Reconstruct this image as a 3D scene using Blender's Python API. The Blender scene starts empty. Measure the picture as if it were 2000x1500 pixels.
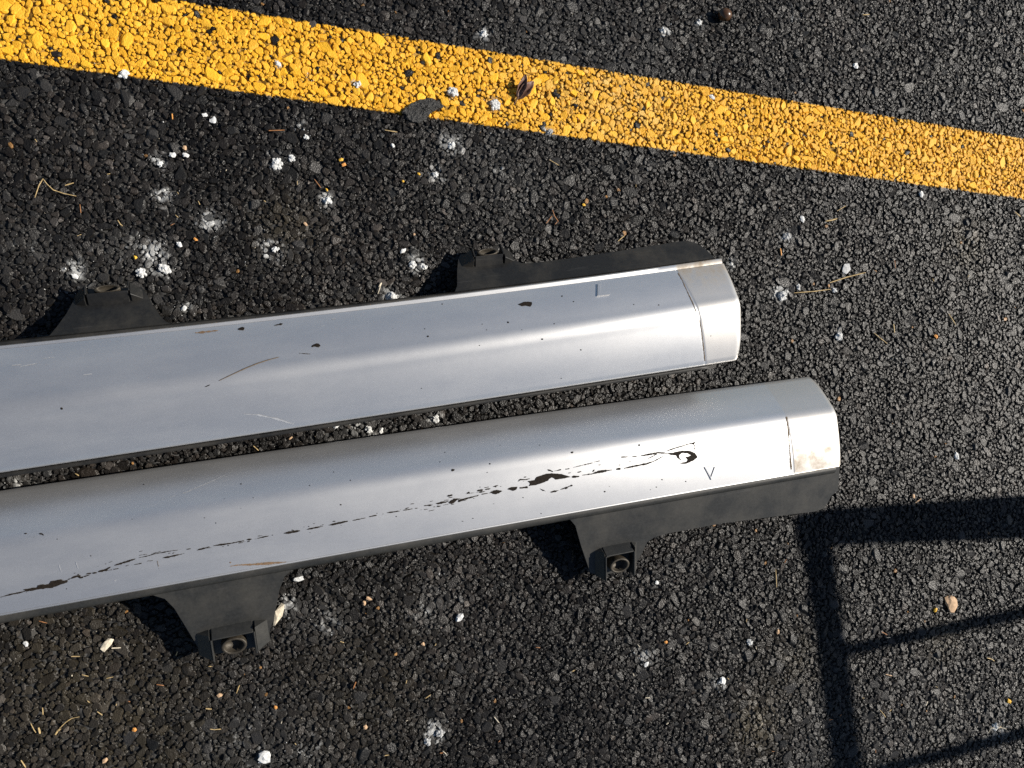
import bpy, bmesh, math, random
import numpy as np
from mathutils import Vector, Matrix, Quaternion
from mathutils.bvhtree import BVHTree
from mathutils.geometry import tessellate_polygon

rng = np.random.default_rng(7)
random.seed(7)
scene = bpy.context.scene
COL = scene.collection
R = math.radians

# ------------------------------------------------------------------ camera
CAM_H, TILT, TILT_AZ, FPX = 1.05, R(17), R(8), 1630.0      # focal length in pixels of a 2000 px wide picture
_d = Vector((math.cos(TILT_AZ), math.sin(TILT_AZ), 0))
CAM_F = math.sin(TILT) * _d + math.cos(TILT) * Vector((0, 0, -1))
_e1 = math.cos(TILT) * _d + math.sin(TILT) * Vector((0, 0, 1))
_e2 = Vector((-math.sin(TILT_AZ), math.cos(TILT_AZ), 0))
CAM_R = math.cos(TILT_AZ) * _e1 - math.sin(TILT_AZ) * _e2
CAM_U = math.sin(TILT_AZ) * _e1 + math.cos(TILT_AZ) * _e2
CAM_C = Vector((0, 0, CAM_H))
cam_data = bpy.data.cameras.new('camera')
cam_data.sensor_width = 36.0
cam_data.lens = 36.0 * FPX / 2000.0
cam_data.clip_start, cam_data.clip_end = 0.01, 500
cam = bpy.data.objects.new('camera', cam_data)
COL.objects.link(cam)
_m = Matrix((CAM_R, CAM_U, -CAM_F)).transposed().to_4x4()
_m.translation = CAM_C
cam.matrix_world = _m
scene.camera = cam

# ------------------------------------------------------------------ sky and sun
SUN_AZ, SUN_EL = R(5), R(39)
SUN = Vector((math.cos(SUN_EL) * math.cos(SUN_AZ), math.cos(SUN_EL) * math.sin(SUN_AZ), math.sin(SUN_EL)))
world = bpy.data.worlds.new('World')
scene.world = world
world.use_nodes = True
wn = world.node_tree
bg = wn.nodes['Background']
sky = wn.nodes.new('ShaderNodeTexSky')
sky.sky_type = 'NISHITA'
sky.sun_disc = False
sky.sun_elevation = SUN_EL
sky.sun_rotation = math.pi / 2 - SUN_AZ
sky.air_density = 1.0
sky.dust_density = 0.4
sky.ozone_density = 1.6
wn.links.new(sky.outputs[0], bg.inputs[0])
bg.inputs[1].default_value = 0.06
sun_data = bpy.data.lights.new('sun', 'SUN')
sun_data.energy = 5.0
sun_data.angle = R(0.5)
sun_data.color = (1.0, 0.935, 0.835)
sun = bpy.data.objects.new('sun', sun_data)
COL.objects.link(sun)
sun.rotation_euler = SUN.to_track_quat('Z', 'Y').to_euler()
sun.location = SUN * 5
vs = scene.view_settings
vs.view_transform = 'Standard'
vs.look = 'None'
vs.exposure = 0.35
vs.gamma = 1.0
vs.use_curve_mapping = False
scene.cycles.max_bounces = 6
scene.cycles.diffuse_bounces = 3
scene.cycles.glossy_bounces = 3
scene.cycles.use_denoising = False

# ------------------------------------------------------------------ helpers
def ray(u, v):
    return (CAM_F * FPX + CAM_R * (u - 1000) + CAM_U * (750 - v)).normalized()

def at(u, v, z=0.0):
    """the point at height z that shows at photo pixel (u, v)"""
    r = ray(u, v)
    return CAM_C + r * ((z - CAM_H) / r.z)

def tag(o, label, cat, group=None, kind=None):
    if label: o['label'] = label
    if cat: o['category'] = cat
    if group: o['group'] = group
    if kind: o['kind'] = kind
    return o

def mesh_obj(name, verts, faces, mat, parent=None, smooth=False):
    me = bpy.data.meshes.new(name)
    me.from_pydata([tuple(v) for v in verts], [], faces)
    if smooth:
        me.polygons.foreach_set('use_smooth', [True] * len(me.polygons))
    me.update()
    o = bpy.data.objects.new(name, me)
    COL.objects.link(o)
    if mat: me.materials.append(mat)
    if parent: o.parent = parent
    return o

def empty(name, matrix):
    o = bpy.data.objects.new(name, None)
    o.empty_display_size = 0.05
    COL.objects.link(o)
    o.matrix_world = matrix
    return o

class NT:
    """small node-tree helper"""
    def __init__(s, name):
        s.mat = bpy.data.materials.new(name)
        s.mat.use_nodes = True
        s.t = s.mat.node_tree
        s.b = s.t.nodes['Principled BSDF']
    def n(s, typ, **kw):
        nd = s.t.nodes.new(typ)
        for k, v in kw.items():
            if k.startswith('i_'):
                nd.inputs[k[2:].replace('_', ' ')].default_value = v
            else:
                setattr(nd, k, v)
        return nd
    def l(s, a, b): s.t.links.new(a, b)
    def math(s, op, a, b=None, c=None, clamp=False):
        nd = s.t.nodes.new('ShaderNodeMath'); nd.operation = op; nd.use_clamp = clamp
        for i, x in enumerate((a, b, c)):
            if x is None: continue
            if isinstance(x, (int, float)): nd.inputs[i].default_value = x
            else: s.l(x, nd.inputs[i])
        return nd.outputs[0]
    def mix(s, fac, a, b, blend='MIX'):
        nd = s.t.nodes.new('ShaderNodeMix'); nd.data_type = 'RGBA'; nd.blend_type = blend
        for idx, x in ((0, fac), (6, a), (7, b)):
            if isinstance(x, (int, float)): nd.inputs[idx].default_value = x
            elif isinstance(x, tuple): nd.inputs[idx].default_value = (*x, 1) if len(x) == 3 else x
            else: s.l(x, nd.inputs[idx])
        return nd.outputs[2]
    def ramp(s, fac, p0, p1, c0=(0, 0, 0, 1), c1=(1, 1, 1, 1)):
        nd = s.t.nodes.new('ShaderNodeValToRGB')
        nd.color_ramp.elements[0].position = p0; nd.color_ramp.elements[1].position = p1
        nd.color_ramp.elements[0].color = c0; nd.color_ramp.elements[1].color = c1
        s.l(fac, nd.inputs[0])
        return nd.outputs[0]
    def noise(s, scale, detail=3, rough=0.6, vec=None, dim='3D'):
        nd = s.n('ShaderNodeTexNoise'); nd.inputs['Scale'].default_value = scale
        nd.inputs['Detail'].default_value = detail; nd.inputs['Roughness'].default_value = rough
        if vec is not None: s.l(vec, nd.inputs['Vector'])
        return nd.outputs[0]
    def bump(s, height, strength, dist):
        nd = s.n('ShaderNodeBump'); nd.inputs['Strength'].default_value = strength
        nd.inputs['Distance'].default_value = dist
        s.l(height, nd.inputs['Height']); s.l(nd.outputs[0], s.b.inputs['Normal'])

# ------------------------------------------------------------------ yellow line geometry (world)
_la, _lb = at(0, 115.5), at(2000, 389)
_ld = (_lb - _la).normalized()
LINE_N = Vector((-_ld.y, _ld.x, 0))
LINE_0 = LINE_N.dot(_la)
LINE_W = 0.1015

def line_d(x, y):                                   # 0 at the lower edge, LINE_W at the upper
    return x * LINE_N.x + y * LINE_N.y - LINE_0

def paint_mask_nodes(m, amp=0.0035):
    """1 inside the painted band, ragged at its edges, from true position"""
    geo = m.n('ShaderNodeNewGeometry')
    dot = m.n('ShaderNodeVectorMath', operation='DOT_PRODUCT')
    m.l(geo.outputs['Position'], dot.inputs[0])
    dot.inputs[1].default_value = LINE_N
    d = m.math('SUBTRACT', dot.outputs['Value'], LINE_0)
    nz = m.noise(220, 2, 0.6, geo.outputs['Position'])
    d = m.math('ADD', d, m.math('MULTIPLY', m.math('SUBTRACT', nz, 0.5), amp * 2))
    lo = m.math('MULTIPLY', d, 1 / 0.0022, clamp=True)
    hi = m.math('MULTIPLY', m.math('SUBTRACT', LINE_W, d), 1 / 0.0022, clamp=True)
    return m.math('MULTIPLY', lo, hi), geo

YELLOW = (0.83, 0.435, 0.024)

# ------------------------------------------------------------------ materials
def mat_stone(name, painted, by_object=False):
    m = NT(name)
    geo = m.n('ShaderNodeNewGeometry')
    if by_object:
        inf = m.n('ShaderNodeObjectInfo')
        base = m.ramp(inf.outputs['Random'], 0.0, 1.0, (0.008, 0.0077, 0.0073, 1), (0.036, 0.034, 0.032, 1))
    else:
        at_ = m.n('ShaderNodeAttribute', attribute_name='col')
        base = at_.outputs['Color']
    grain = m.noise(900, 3, 0.65, geo.outputs['Position'])
    base = m.mix(1.0, base, m.ramp(grain, 0.3, 0.75, (0.55, 0.55, 0.55, 1), (1.5, 1.5, 1.5, 1)), 'MULTIPLY')
    rough = m.math('MULTIPLY_ADD', m.noise(300, 2, 0.5, geo.outputs['Position']), 0.45, 0.16)
    if painted:
        mask, g2 = paint_mask_nodes(m)
        sep = m.n('ShaderNodeSeparateXYZ'); m.l(g2.outputs['Position'], sep.inputs[0])
        zz = m.math('ADD', sep.outputs['Z'], m.math('MULTIPLY', m.math('SUBTRACT', m.noise(400, 2, 0.5, g2.outputs['Position']), 0.5), 0.0035))
        hz = m.math('MULTIPLY', m.math('ADD', zz, 0.0045), 1 / 0.0012, clamp=True)
        cov = m.math('MULTIPLY', mask, hz)
        if by_object:
            yel = m.mix(m.math('MULTIPLY', inf.outputs['Random'], 0.35), YELLOW, (0.74, 0.42, 0.06))
        else:
            wr = m.n('ShaderNodeAttribute', attribute_name='wear')
            sp = m.n('ShaderNodeSeparateColor'); m.l(wr.outputs['Color'], sp.inputs[0])
            cov = m.math('MULTIPLY', cov, sp.outputs[0])
            yel = m.mix(sp.outputs[1], YELLOW, (0.60, 0.41, 0.14))
            yel = m.mix(sp.outputs[2], yel, (0.60, 0.27, 0.012))
        chip = m.math('GREATER_THAN', m.noise(170, 4, 0.7, g2.outputs['Position']), 0.30)
        cov = m.math('MULTIPLY', cov, chip)
        base = m.mix(cov, base, yel)
        rough = m.math('ADD', m.math('MULTIPLY', rough, m.math('SUBTRACT', 1.0, cov)), m.math('MULTIPLY', cov, 0.55))
    m.l(base, m.b.inputs['Base Color'])
    m.l(rough, m.b.inputs['Roughness'])
    m.b.inputs['Specular IOR Level'].default_value = 0.24
    vf = m.n('ShaderNodeTexVoronoi'); vf.inputs['Scale'].default_value = 520; m.l(geo.outputs['Position'], vf.inputs['Vector'])
    m.bump(m.math('ADD', m.math('MULTIPLY', m.noise(1100, 2, 0.6, geo.outputs['Position']), 0.6), vf.outputs['Distance']), 0.5, 0.0009)
    return m.mat

def mat_ground():
    m = NT('asphalt_binder')
    mask, geo = paint_mask_nodes(m)
    vor = m.n('ShaderNodeTexVoronoi'); vor.inputs['Scale'].default_value = 110
    m.l(geo.outputs['Position'], vor.inputs['Vector'])
    base = m.ramp(m.noise(500, 4, 0.7, geo.outputs['Position']), 0.3, 0.8, (0.008, 0.008, 0.008, 1), (0.034, 0.033, 0.032, 1))
    sep = m.n('ShaderNodeSeparateXYZ'); m.l(geo.outputs['Position'], sep.inputs[0])
    outx = m.math('GREATER_THAN', m.math('ABSOLUTE', m.math('SUBTRACT', sep.outputs['X'], 0.46)), 0.83)
    base = m.mix(m.math('MULTIPLY', mask, m.math('MAXIMUM', outx, 0.4)), base, YELLOW)
    m.l(base, m.b.inputs['Base Color'])
    m.b.inputs['Roughness'].default_value = 0.75
    m.bump(m.math('SUBTRACT', 1.0, vor.outputs['Distance']), 1.0, 0.006)
    return m.mat

def simple(name, col, rough=0.6, noise_amt=0.35, scale=250, bump=0.0, spec=0.5, metallic=0.0, dist=0.001):
    m = NT(name)
    tc = m.n('ShaderNodeTexCoord')
    nz = m.noise(scale, 4, 0.65, tc.outputs['Object'])
    lo = tuple(c * (1 - noise_amt) for c in col); hi = tuple(min(1, c * (1 + noise_amt)) for c in col)
    m.l(m.ramp(nz, 0.3, 0.7, (*lo, 1), (*hi, 1)), m.b.inputs['Base Color'])
    m.b.inputs['Roughness'].default_value = rough
    m.b.inputs['Specular IOR Level'].default_value = spec
    m.b.inputs['Metallic'].default_value = metallic
    if bump: m.bump(nz, bump, dist)
    return m.mat

def mat_silver(name, x_line, slope, dirt_y0, dirt_y1):
    """worn metallic silver paint; past local x = x_line the end zone is grimy"""
    m = NT(name)
    tc = m.n('ShaderNodeTexCoord'); ob = tc.outputs['Object']
    sep = m.n('ShaderNodeSeparateXYZ'); m.l(ob, sep.inputs[0])
    flake = m.noise(1500, 2, 0.6, ob)
    base = m.ramp(flake, 0.3, 0.7, (0.57, 0.568, 0.564, 1), (0.71, 0.706, 0.70, 1))
    # drifting road film
    st = m.n('ShaderNodeMapping'); st.inputs['Scale'].default_value = (6, 22, 22); m.l(ob, st.inputs['Vector'])
    film = m.ramp(m.noise(1.0, 6, 0.6, st.outputs[0]), 0.42, 0.72)
    base = m.mix(m.math('MULTIPLY', film, 0.05), base, (0.28, 0.265, 0.24))
    # grime in the end zone
    endz = m.math('MULTIPLY', m.math('SUBTRACT', m.math('SUBTRACT', sep.outputs['X'], m.math('MULTIPLY', sep.outputs['Y'], slope)), x_line), 1 / 0.0015, clamp=True)
    n2 = m.ramp(m.noise(38, 5, 0.65, ob), 0.38, 0.68)
    yb = m.math('MULTIPLY', m.math('SUBTRACT', sep.outputs['Y'], dirt_y0), 1 / (dirt_y1 - dirt_y0), clamp=True)
    g = m.math('MULTIPLY', endz, m.math('ADD', m.math('MULTIPLY', m.math('MULTIPLY', n2, yb), 0.85), 0.06))
    base = m.mix(g, base, (0.25, 0.20, 0.14))
    base = m.mix(m.math('MULTIPLY', endz, 0.30), base, m.mix(1.0, base, (1.06, 0.97, 0.84), 'MULTIPLY'))
    # small dark specks
    vor = m.n('ShaderNodeTexVoronoi'); vor.inputs['Scale'].default_value = 42; m.l(ob, vor.inputs['Vector'])
    sepc = m.n('ShaderNodeSeparateColor'); m.l(vor.outputs['Color'], sepc.inputs[0])
    rad = m.math('MULTIPLY', m.math('SUBTRACT', sepc.outputs[0], 0.72), 0.085, clamp=True)
    spk = m.math('LESS_THAN', vor.outputs['Distance'], rad)
    base = m.mix(m.math('MULTIPLY', spk, 0.85), base, (0.02, 0.018, 0.016))
    m.l(base, m.b.inputs['Base Color'])
    dull = m.math('MAXIMUM', g, m.math('MULTIPLY', film, 0.12))
    m.l(m.math('SUBTRACT', 0.84, m.math('MULTIPLY', m.math('MAXIMUM', dull, spk), 0.6)), m.b.inputs['Metallic'])
    rg = m.math('MULTIPLY_ADD', m.noise(60, 4, 0.6, ob), 0.035, 0.385)
    m.l(m.math('ADD', rg, m.math('MULTIPLY', dull, 0.18)), m.b.inputs['Roughness'])
    m.b.inputs['Coat Weight'].default_value = 0.12
    m.b.inputs['Coat Roughness'].default_value = 0.28
    # faint fine scratches and orange peel
    sc = m.n('ShaderNodeMapping'); sc.inputs['Scale'].default_value = (25, 900, 900); m.l(ob, sc.inputs['Vector'])
    h = m.math('ADD', m.math('MULTIPLY', m.noise(1.0, 2, 0.5, sc.outputs[0]), 0.25), flake)
    m.bump(h, 0.03, 0.0002)
    return m.mat

def mat_plastic(name, col, dust):
    m = NT(name)
    tc = m.n('ShaderNodeTexCoord'); ob = tc.outputs['Object']
    base = m.ramp(m.noise(300, 3, 0.6, ob), 0.3, 0.7, (*[c * 0.8 for c in col], 1), (*[c * 1.25 for c in col], 1))
    d = m.ramp(m.noise(17, 6, 0.65, ob), 0.42, 0.75)
    base = m.mix(m.math('MULTIPLY', d, dust), base, (0.13, 0.115, 0.09))
    sc = m.n('ShaderNodeMapping'); sc.inputs['Scale'].default_value = (12, 260, 260); m.l(ob, sc.inputs['Vector'])
    s = m.ramp(m.noise(1.0, 4, 0.7, sc.outputs[0]), 0.62, 0.75)
    base = m.mix(m.math('MULTIPLY', s, 0.25), base, (0.12, 0.12, 0.12))
    m.l(base, m.b.inputs['Base Color'])
    m.l(m.math('MULTIPLY_ADD', d, 0.2, 0.45), m.b.inputs['Roughness'])
    m.b.inputs['Specular IOR Level'].default_value = 0.4
    m.bump(m.noise(1200, 2, 0.6, ob), 0.25, 0.0003)
    return m.mat

M = {}
M['stone'] = mat_stone('bitumen_stone', False)
M['stone_paint'] = mat_stone('painted_stone', True)
M['big_stone'] = mat_stone('large_bitumen_stone', False, True)
M['big_stone_paint'] = mat_stone('large_painted_stone', True, True)
M['ground'] = mat_ground()
M['plastic'] = mat_plastic('black_plastic', (0.0105, 0.0103, 0.0098), 0.24)
M['plastic_grey'] = mat_plastic('grey_plastic', (0.022, 0.0222, 0.021), 0.22)
M['chip'] = simple('bare_plastic_under_paint', (0.016, 0.012, 0.009), 0.75, 0.5, 400, spec=0.12)
M['brown'] = simple('brown_scuff', (0.16, 0.10, 0.055), 0.8, 0.5, 500)
M['grime'] = simple('grime_line', (0.13, 0.095, 0.06), 0.8, 0.6, 700)
M['scuff'] = simple('pale_scuff', (0.40, 0.41, 0.43), 0.5, 0.2, 500, metallic=0.3)
M['sleeve'] = simple('dusty_metal_sleeve', (0.045, 0.037, 0.026), 0.55, 0.4, 300, 0.3, metallic=0.3)
M['salt'] = simple('white_salt', (0.66, 0.66, 0.64), 0.75, 0.22, 420, 0.6)
M['salt_grey'] = simple('grey_salt_crust', (0.46, 0.46, 0.45), 0.8, 0.35, 420, 0.6)
M['cream'] = simple('cream_wood', (0.66, 0.58, 0.44), 0.8, 0.3, 300, 0.4)
M['straw'] = simple('dry_straw', (0.46, 0.33, 0.15), 0.7, 0.3, 300)
M['straw_red'] = simple('rusty_needle', (0.32, 0.14, 0.05), 0.7, 0.3, 300)
M['orange'] = simple('orange_crumb', (0.62, 0.27, 0.06), 0.7, 0.3, 300, 0.4)
M['yellow_crumb'] = simple('yellow_paint_crumb', (0.75, 0.43, 0.04), 0.6, 0.2, 300, 0.3)
M['tan'] = simple('tan_chip', (0.55, 0.36, 0.21), 0.75, 0.25, 200, 0.4)
M['leaf'] = simple('dry_brown_leaf', (0.13, 0.062, 0.040), 0.55, 0.45, 160, 0.5)
M['acorn'] = simple('acorn_shell', (0.075, 0.036, 0.016), 0.3, 0.35, 120)
M['acorn_cap'] = simple('acorn_cap', (0.025, 0.017, 0.012), 0.8, 0.4, 600, 0.6)
M['tar'] = simple('gritty_tar_flake', (0.028, 0.027, 0.025), 0.5, 0.85, 480, 1.0, dist=0.002)
M['twig'] = simple('twig_bark', (0.10, 0.068, 0.035), 0.8, 0.4, 500)
M['rail'] = simple('dark_railing_paint', (0.02, 0.02, 0.022), 0.45, 0.2, 80)

# ------------------------------------------------------------------ the asphalt
X0, X1, Y0, Y1 = -0.37, 1.29, -0.645, 0.765

g = 150.0
asphalt = mesh_obj('asphalt_ground', [(-g, -g, -0.0038), (g, -g, -0.0038), (g, g, -0.0038), (-g, g, -0.0038)], [(0, 1, 2, 3)], M['ground'])
tag(asphalt, 'dark coarse asphalt pavement under everything', None, kind='structure')

# value noise for patchiness
def vnoise(x, y, s, seed):
    r2 = np.random.default_rng(seed)
    t = r2.random((256, 256))
    xs, ys = x * s + 1000.3, y * s + 1000.7
    xi, yi = np.floor(xs).astype(int), np.floor(ys).astype(int)
    fx, fy = xs - xi, ys - yi
    fx = fx * fx * (3 - 2 * fx); fy = fy * fy * (3 - 2 * fy)
    a = t[xi % 256, yi % 256]; b = t[(xi + 1) % 256, yi % 256]
    c = t[xi % 256, (yi + 1) % 256]; d = t[(xi + 1) % 256, (yi + 1) % 256]
    return (a * (1 - fx) + b * fx) * (1 - fy) + (c * (1 - fx) + d * fx) * fy

# white residue on the stones: photo place, radius in px, strength
DUST = [(300, 490, 34, .75), (320, 385, 26, .7), (410, 430, 34, .75), (310, 315, 20, .8), (880, 280, 36, .7), (850, 340, 26, .6),
        (590, 242, 22, .5), (530, 490, 34, .7), (812, 510, 30, .8), (766, 582, 30, .9), (560, 1185, 34, .6), (640, 1215, 46, .45),
        (830, 1200, 50, .35), (850, 1430, 30, .8), (1262, 1285, 34, .6), (1405, 1335, 30, .5), (1525, 570, 34, .8), (1535, 465, 30, .65),
        (1640, 640, 20, .4), (60, 475, 60, .2), (1060, 100, 110, .16), (1180, 60, 130, .12), (1950, 1425, 60, .4), (1580, 1440, 90, .22),
        (490, 1470, 110, .25), (240, 480, 50, .3), (1755, 690, 34, .4), (945, 70, 26, .6), (1365, 45, 22, .6), (1555, 30, 26, .6),
        (1300, 62, 18, .6), (700, 840, 60, .4), (850, 815, 26, .7), (40, 935, 50, .4), (840, 1110, 50, .2), (540, 315, 34, .5),
        (640, 392, 30, .7), (320, 525, 34, .5), (1110, 400, 30, .15), (480, 60, 60, .1), (1270, 322, 22, .5), (147, 520, 26, .7),
        (1425, 515, 22, .7), (260, 285, 120, .08), (900, 430, 200, .06), (360, 600, 22, .5), (600, 1470, 60, .25), (170, 560, 60, .25),
        (885, 182, 20, .85), (965, 204, 26, .8), (698, 166, 20, .85), (543, 125, 14, .8), (1074, 256, 18, .8), (603, 150, 14, .6),
        (960, 310, 60, .22), (1010, 360, 70, .2), (1390, 188, 11, .8), (760, 85, 20, .5), (1725, 1470, 60, .2)]
BROWN = [(1890, 480, 60, .45), (1480, 1420, 60, .45), (1840, 1250, 50, .3), (120, 1330, 160, .2), (700, 1350, 160, .12), (1560, 1290, 90, .2),
         (560, 440, 60, .2), (1230, 190, 0, 0), (300, 1460, 120, .2)]
HAZE = [(1080, 90, 150, .6), (1230, 120, 120, .45), (950, 320, 90, .5), (1020, 370, 80, .4), (60, 490, 70, .5), (260, 520, 80, .4), (620, 1200, 60, .45), (840, 1180, 60, .35),
        (1600, 1430, 110, .5), (1930, 1400, 90, .5), (500, 1470, 130, .4), (700, 60, 60, .3), (1500, 560, 90, .4), (1780, 1450, 120, .35), (1550, 30, 90, .3), (700, 840, 90, .35)]
_HZ = [(at(u, v), r * 0.00066, s) for u, v, r, s in HAZE]
_DU = [(at(u, v), r * 0.00050, s) for u, v, r, s in DUST]
_BR = [(at(u, v), r * 0.00066, s) for u, v, r, s in BROWN if r]

def patches(x, y, lst):
    a = np.zeros_like(x)
    for p, r, s in lst:
        q = np.exp(-((x - p.x) ** 2 + (y - p.y) ** 2) / (r * r))
        a = 1 - (1 - a) * (1 - s * q)
    return a

BARE = [at(u, v) for u, v in ((825, 212), (838, 206), (812, 222), (850, 203))]

def pack(radii, occ, cell, keep):
    """dart throwing on an occupancy raster, largest first"""
    W, H = occ.shape
    out = []
    discs = {}
    for r in radii:
        k = max(1, int(round(r / cell)))
        if k not in discs:
            yy, xx = np.mgrid[-k:k + 1, -k:k + 1]
            discs[k] = (xx * xx + yy * yy <= (k + .3) ** 2)
        dsc = discs[k]; area = dsc.sum()
        for _ in range(5):
            i = int(rng.integers(k, W - k)); j = int(rng.integers(k, H - k))
            sl = occ[i - k:i + k + 1, j - k:j + k + 1]
            if (sl & dsc).sum() <= keep * area:
                sl |= dsc
                out.append((X0 + (i + rng.random()) * cell, Y0 + (j + rng.random()) * cell, r))
                break
    return np.array(out)

cell = 0.0009
occ = np.zeros((int((X1 - X0) / cell), int((Y1 - Y0) / cell)), bool)
big = pack(np.sort(rng.uniform(0.0027, 0.0039, 14000) + rng.exponential(0.0008, 14000))[::-1].clip(0, 0.0088), occ, cell, 0.06)
mid = pack(np.sort(rng.uniform(0.0016, 0.0026, 62000))[::-1], occ, cell, 0.18)
sml = pack(rng.uniform(0.0011, 0.0018, 64000), occ, cell, 0.45)

def ico(sub):
    bm = bmesh.new(); bmesh.ops.create_icosphere(bm, subdivisions=sub, radius=1.0)
    v = np.array([p.co[:] for p in bm.verts]); f = np.array([[q.index for q in p.verts] for p in bm.faces])
    bm.free(); return v, f

ICO1, ICO2, ICO3 = ico(1), ico(2), ico(3)

def dome(rings):
    """open-bottomed dome: apex plus rings of (count, polar angle)"""
    V, F = [(0, 0, 1)], []
    prev = [0]
    for q, (n, a) in enumerate(rings):
        start = len(V)
        for k in range(n):
            t = 2 * math.pi * (k + 0.5 * (q % 2)) / n
            V.append((math.sin(R(a)) * math.cos(t), math.sin(R(a)) * math.sin(t), math.cos(R(a))))
        cur = list(range(start, start + n))
        if len(prev) == 1:
            F += [(0, cur[k], cur[(k + 1) % n]) for k in range(n)]
        else:                                   # zip two rings by angle
            m = len(prev); ia = ib = 0
            ang = lambda i: math.atan2(V[i][1], V[i][0]) % (2 * math.pi)
            A = sorted(prev, key=ang); B = sorted(cur, key=ang)
            while ia < m or ib < n:
                na = ang(A[ia % m]) + 2 * math.pi * (ia // m) if ia < m else 1e9
                nb = ang(B[ib % n]) + 2 * math.pi * (ib // n) if ib < n else 1e9
                if na <= nb: F.append((A[ia % m], B[ib % n], A[(ia + 1) % m])); ia += 1
                else: F.append((A[ia % m], B[ib % n], B[(ib + 1) % n])); ib += 1
        prev = cur
    return np.array(V), np.array(F)

DOME_B = dome([(6, 26), (9, 50), (11, 74), (11, 104)])
DOME_M = dome([(5, 34), (7, 66), (7, 105)])
DOME_S = dome([(5, 42), (6, 98)])

def stone_shapes(n, r, base, cuts, jit):
    """n fractured stones as (n, V, 3), tops at local z = 0"""
    v = np.repeat(base[None], n, 0)
    v = v * (1 + jit * rng.standard_normal((n, base.shape[0], 1))).clip(0.7, 1.3)
    for c in range(cuts):
        pol = rng.uniform(R(48), R(86), n) if c else rng.uniform(R(2), R(26), n)
        az = rng.uniform(0, 2 * np.pi, n)
        nr = np.stack([np.sin(pol) * np.cos(az), np.sin(pol) * np.sin(az), np.cos(pol)], 1)
        d = (rng.uniform(0.48, 0.84, (n, 1)) if c else rng.uniform(0.28, 0.60, (n, 1)))
        over = np.einsum('nvk,nk->nv', v, nr) - d
        v = v - np.maximum(over, 0)[..., None] * nr[:, None, :]
    s = np.stack([rng.uniform(1.25, 1.9, n), rng.uniform(1.1, 1.45, n), rng.uniform(.66, 1.0, n)], 1)
    v = v * s[:, None, :] * r[:, None, None]
    a = rng.uniform(0, 2 * np.pi, n); c, q = np.cos(a)[:, None], np.sin(a)[:, None]
    x = v[..., 0] * c - v[..., 1] * q; y = v[..., 0] * q + v[..., 1] * c
    v = np.stack([x, y, v[..., 2]], -1)
    v[..., 2] -= v[..., 2].max(1)[:, None]
    return v

def stone_colours(xy, n):
    x, y = xy[:, 0], xy[:, 1]
    val = np.exp(rng.normal(np.log(0.0095), 0.6, n)).clip(0.006, 0.06)
    pale = rng.random(n) < 0.05
    val = np.where(pale, val * 1.9, val)
    val *= (0.55 + 0.9 * vnoise(x, y, 7, 3)) * (0.8 + 0.4 * vnoise(x, y, 22, 4))
    warm = rng.normal(1.14, 0.05, n)
    col = np.stack([val * warm, val, val / warm ** 0.9], 1)
    br = patches(x, y, _BR)[:, None] * rng.uniform(0.2, 1, (n, 1))
    col = col * (1 - br) + np.array([[0.13, 0.105, 0.06]]) * br
    hz = patches(x, y, _HZ)[:, None] * rng.uniform(0.0, 1.2, (n, 1)) * (0.3 + 1.2 * vnoise(x, y, 60, 9))[:, None]
    hz = hz.clip(0, 1)
    col = col * (1 - hz) + np.array([[0.052, 0.050, 0.047]]) * hz
    speck = (rng.random(n) < 0.0022) & (xy[:, 2] < 0.0026)
    col[speck] = np.array([0.30, 0.16, 0.06]) * rng.uniform(.5, 1.2, (speck.sum(), 1))
    return col

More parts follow.
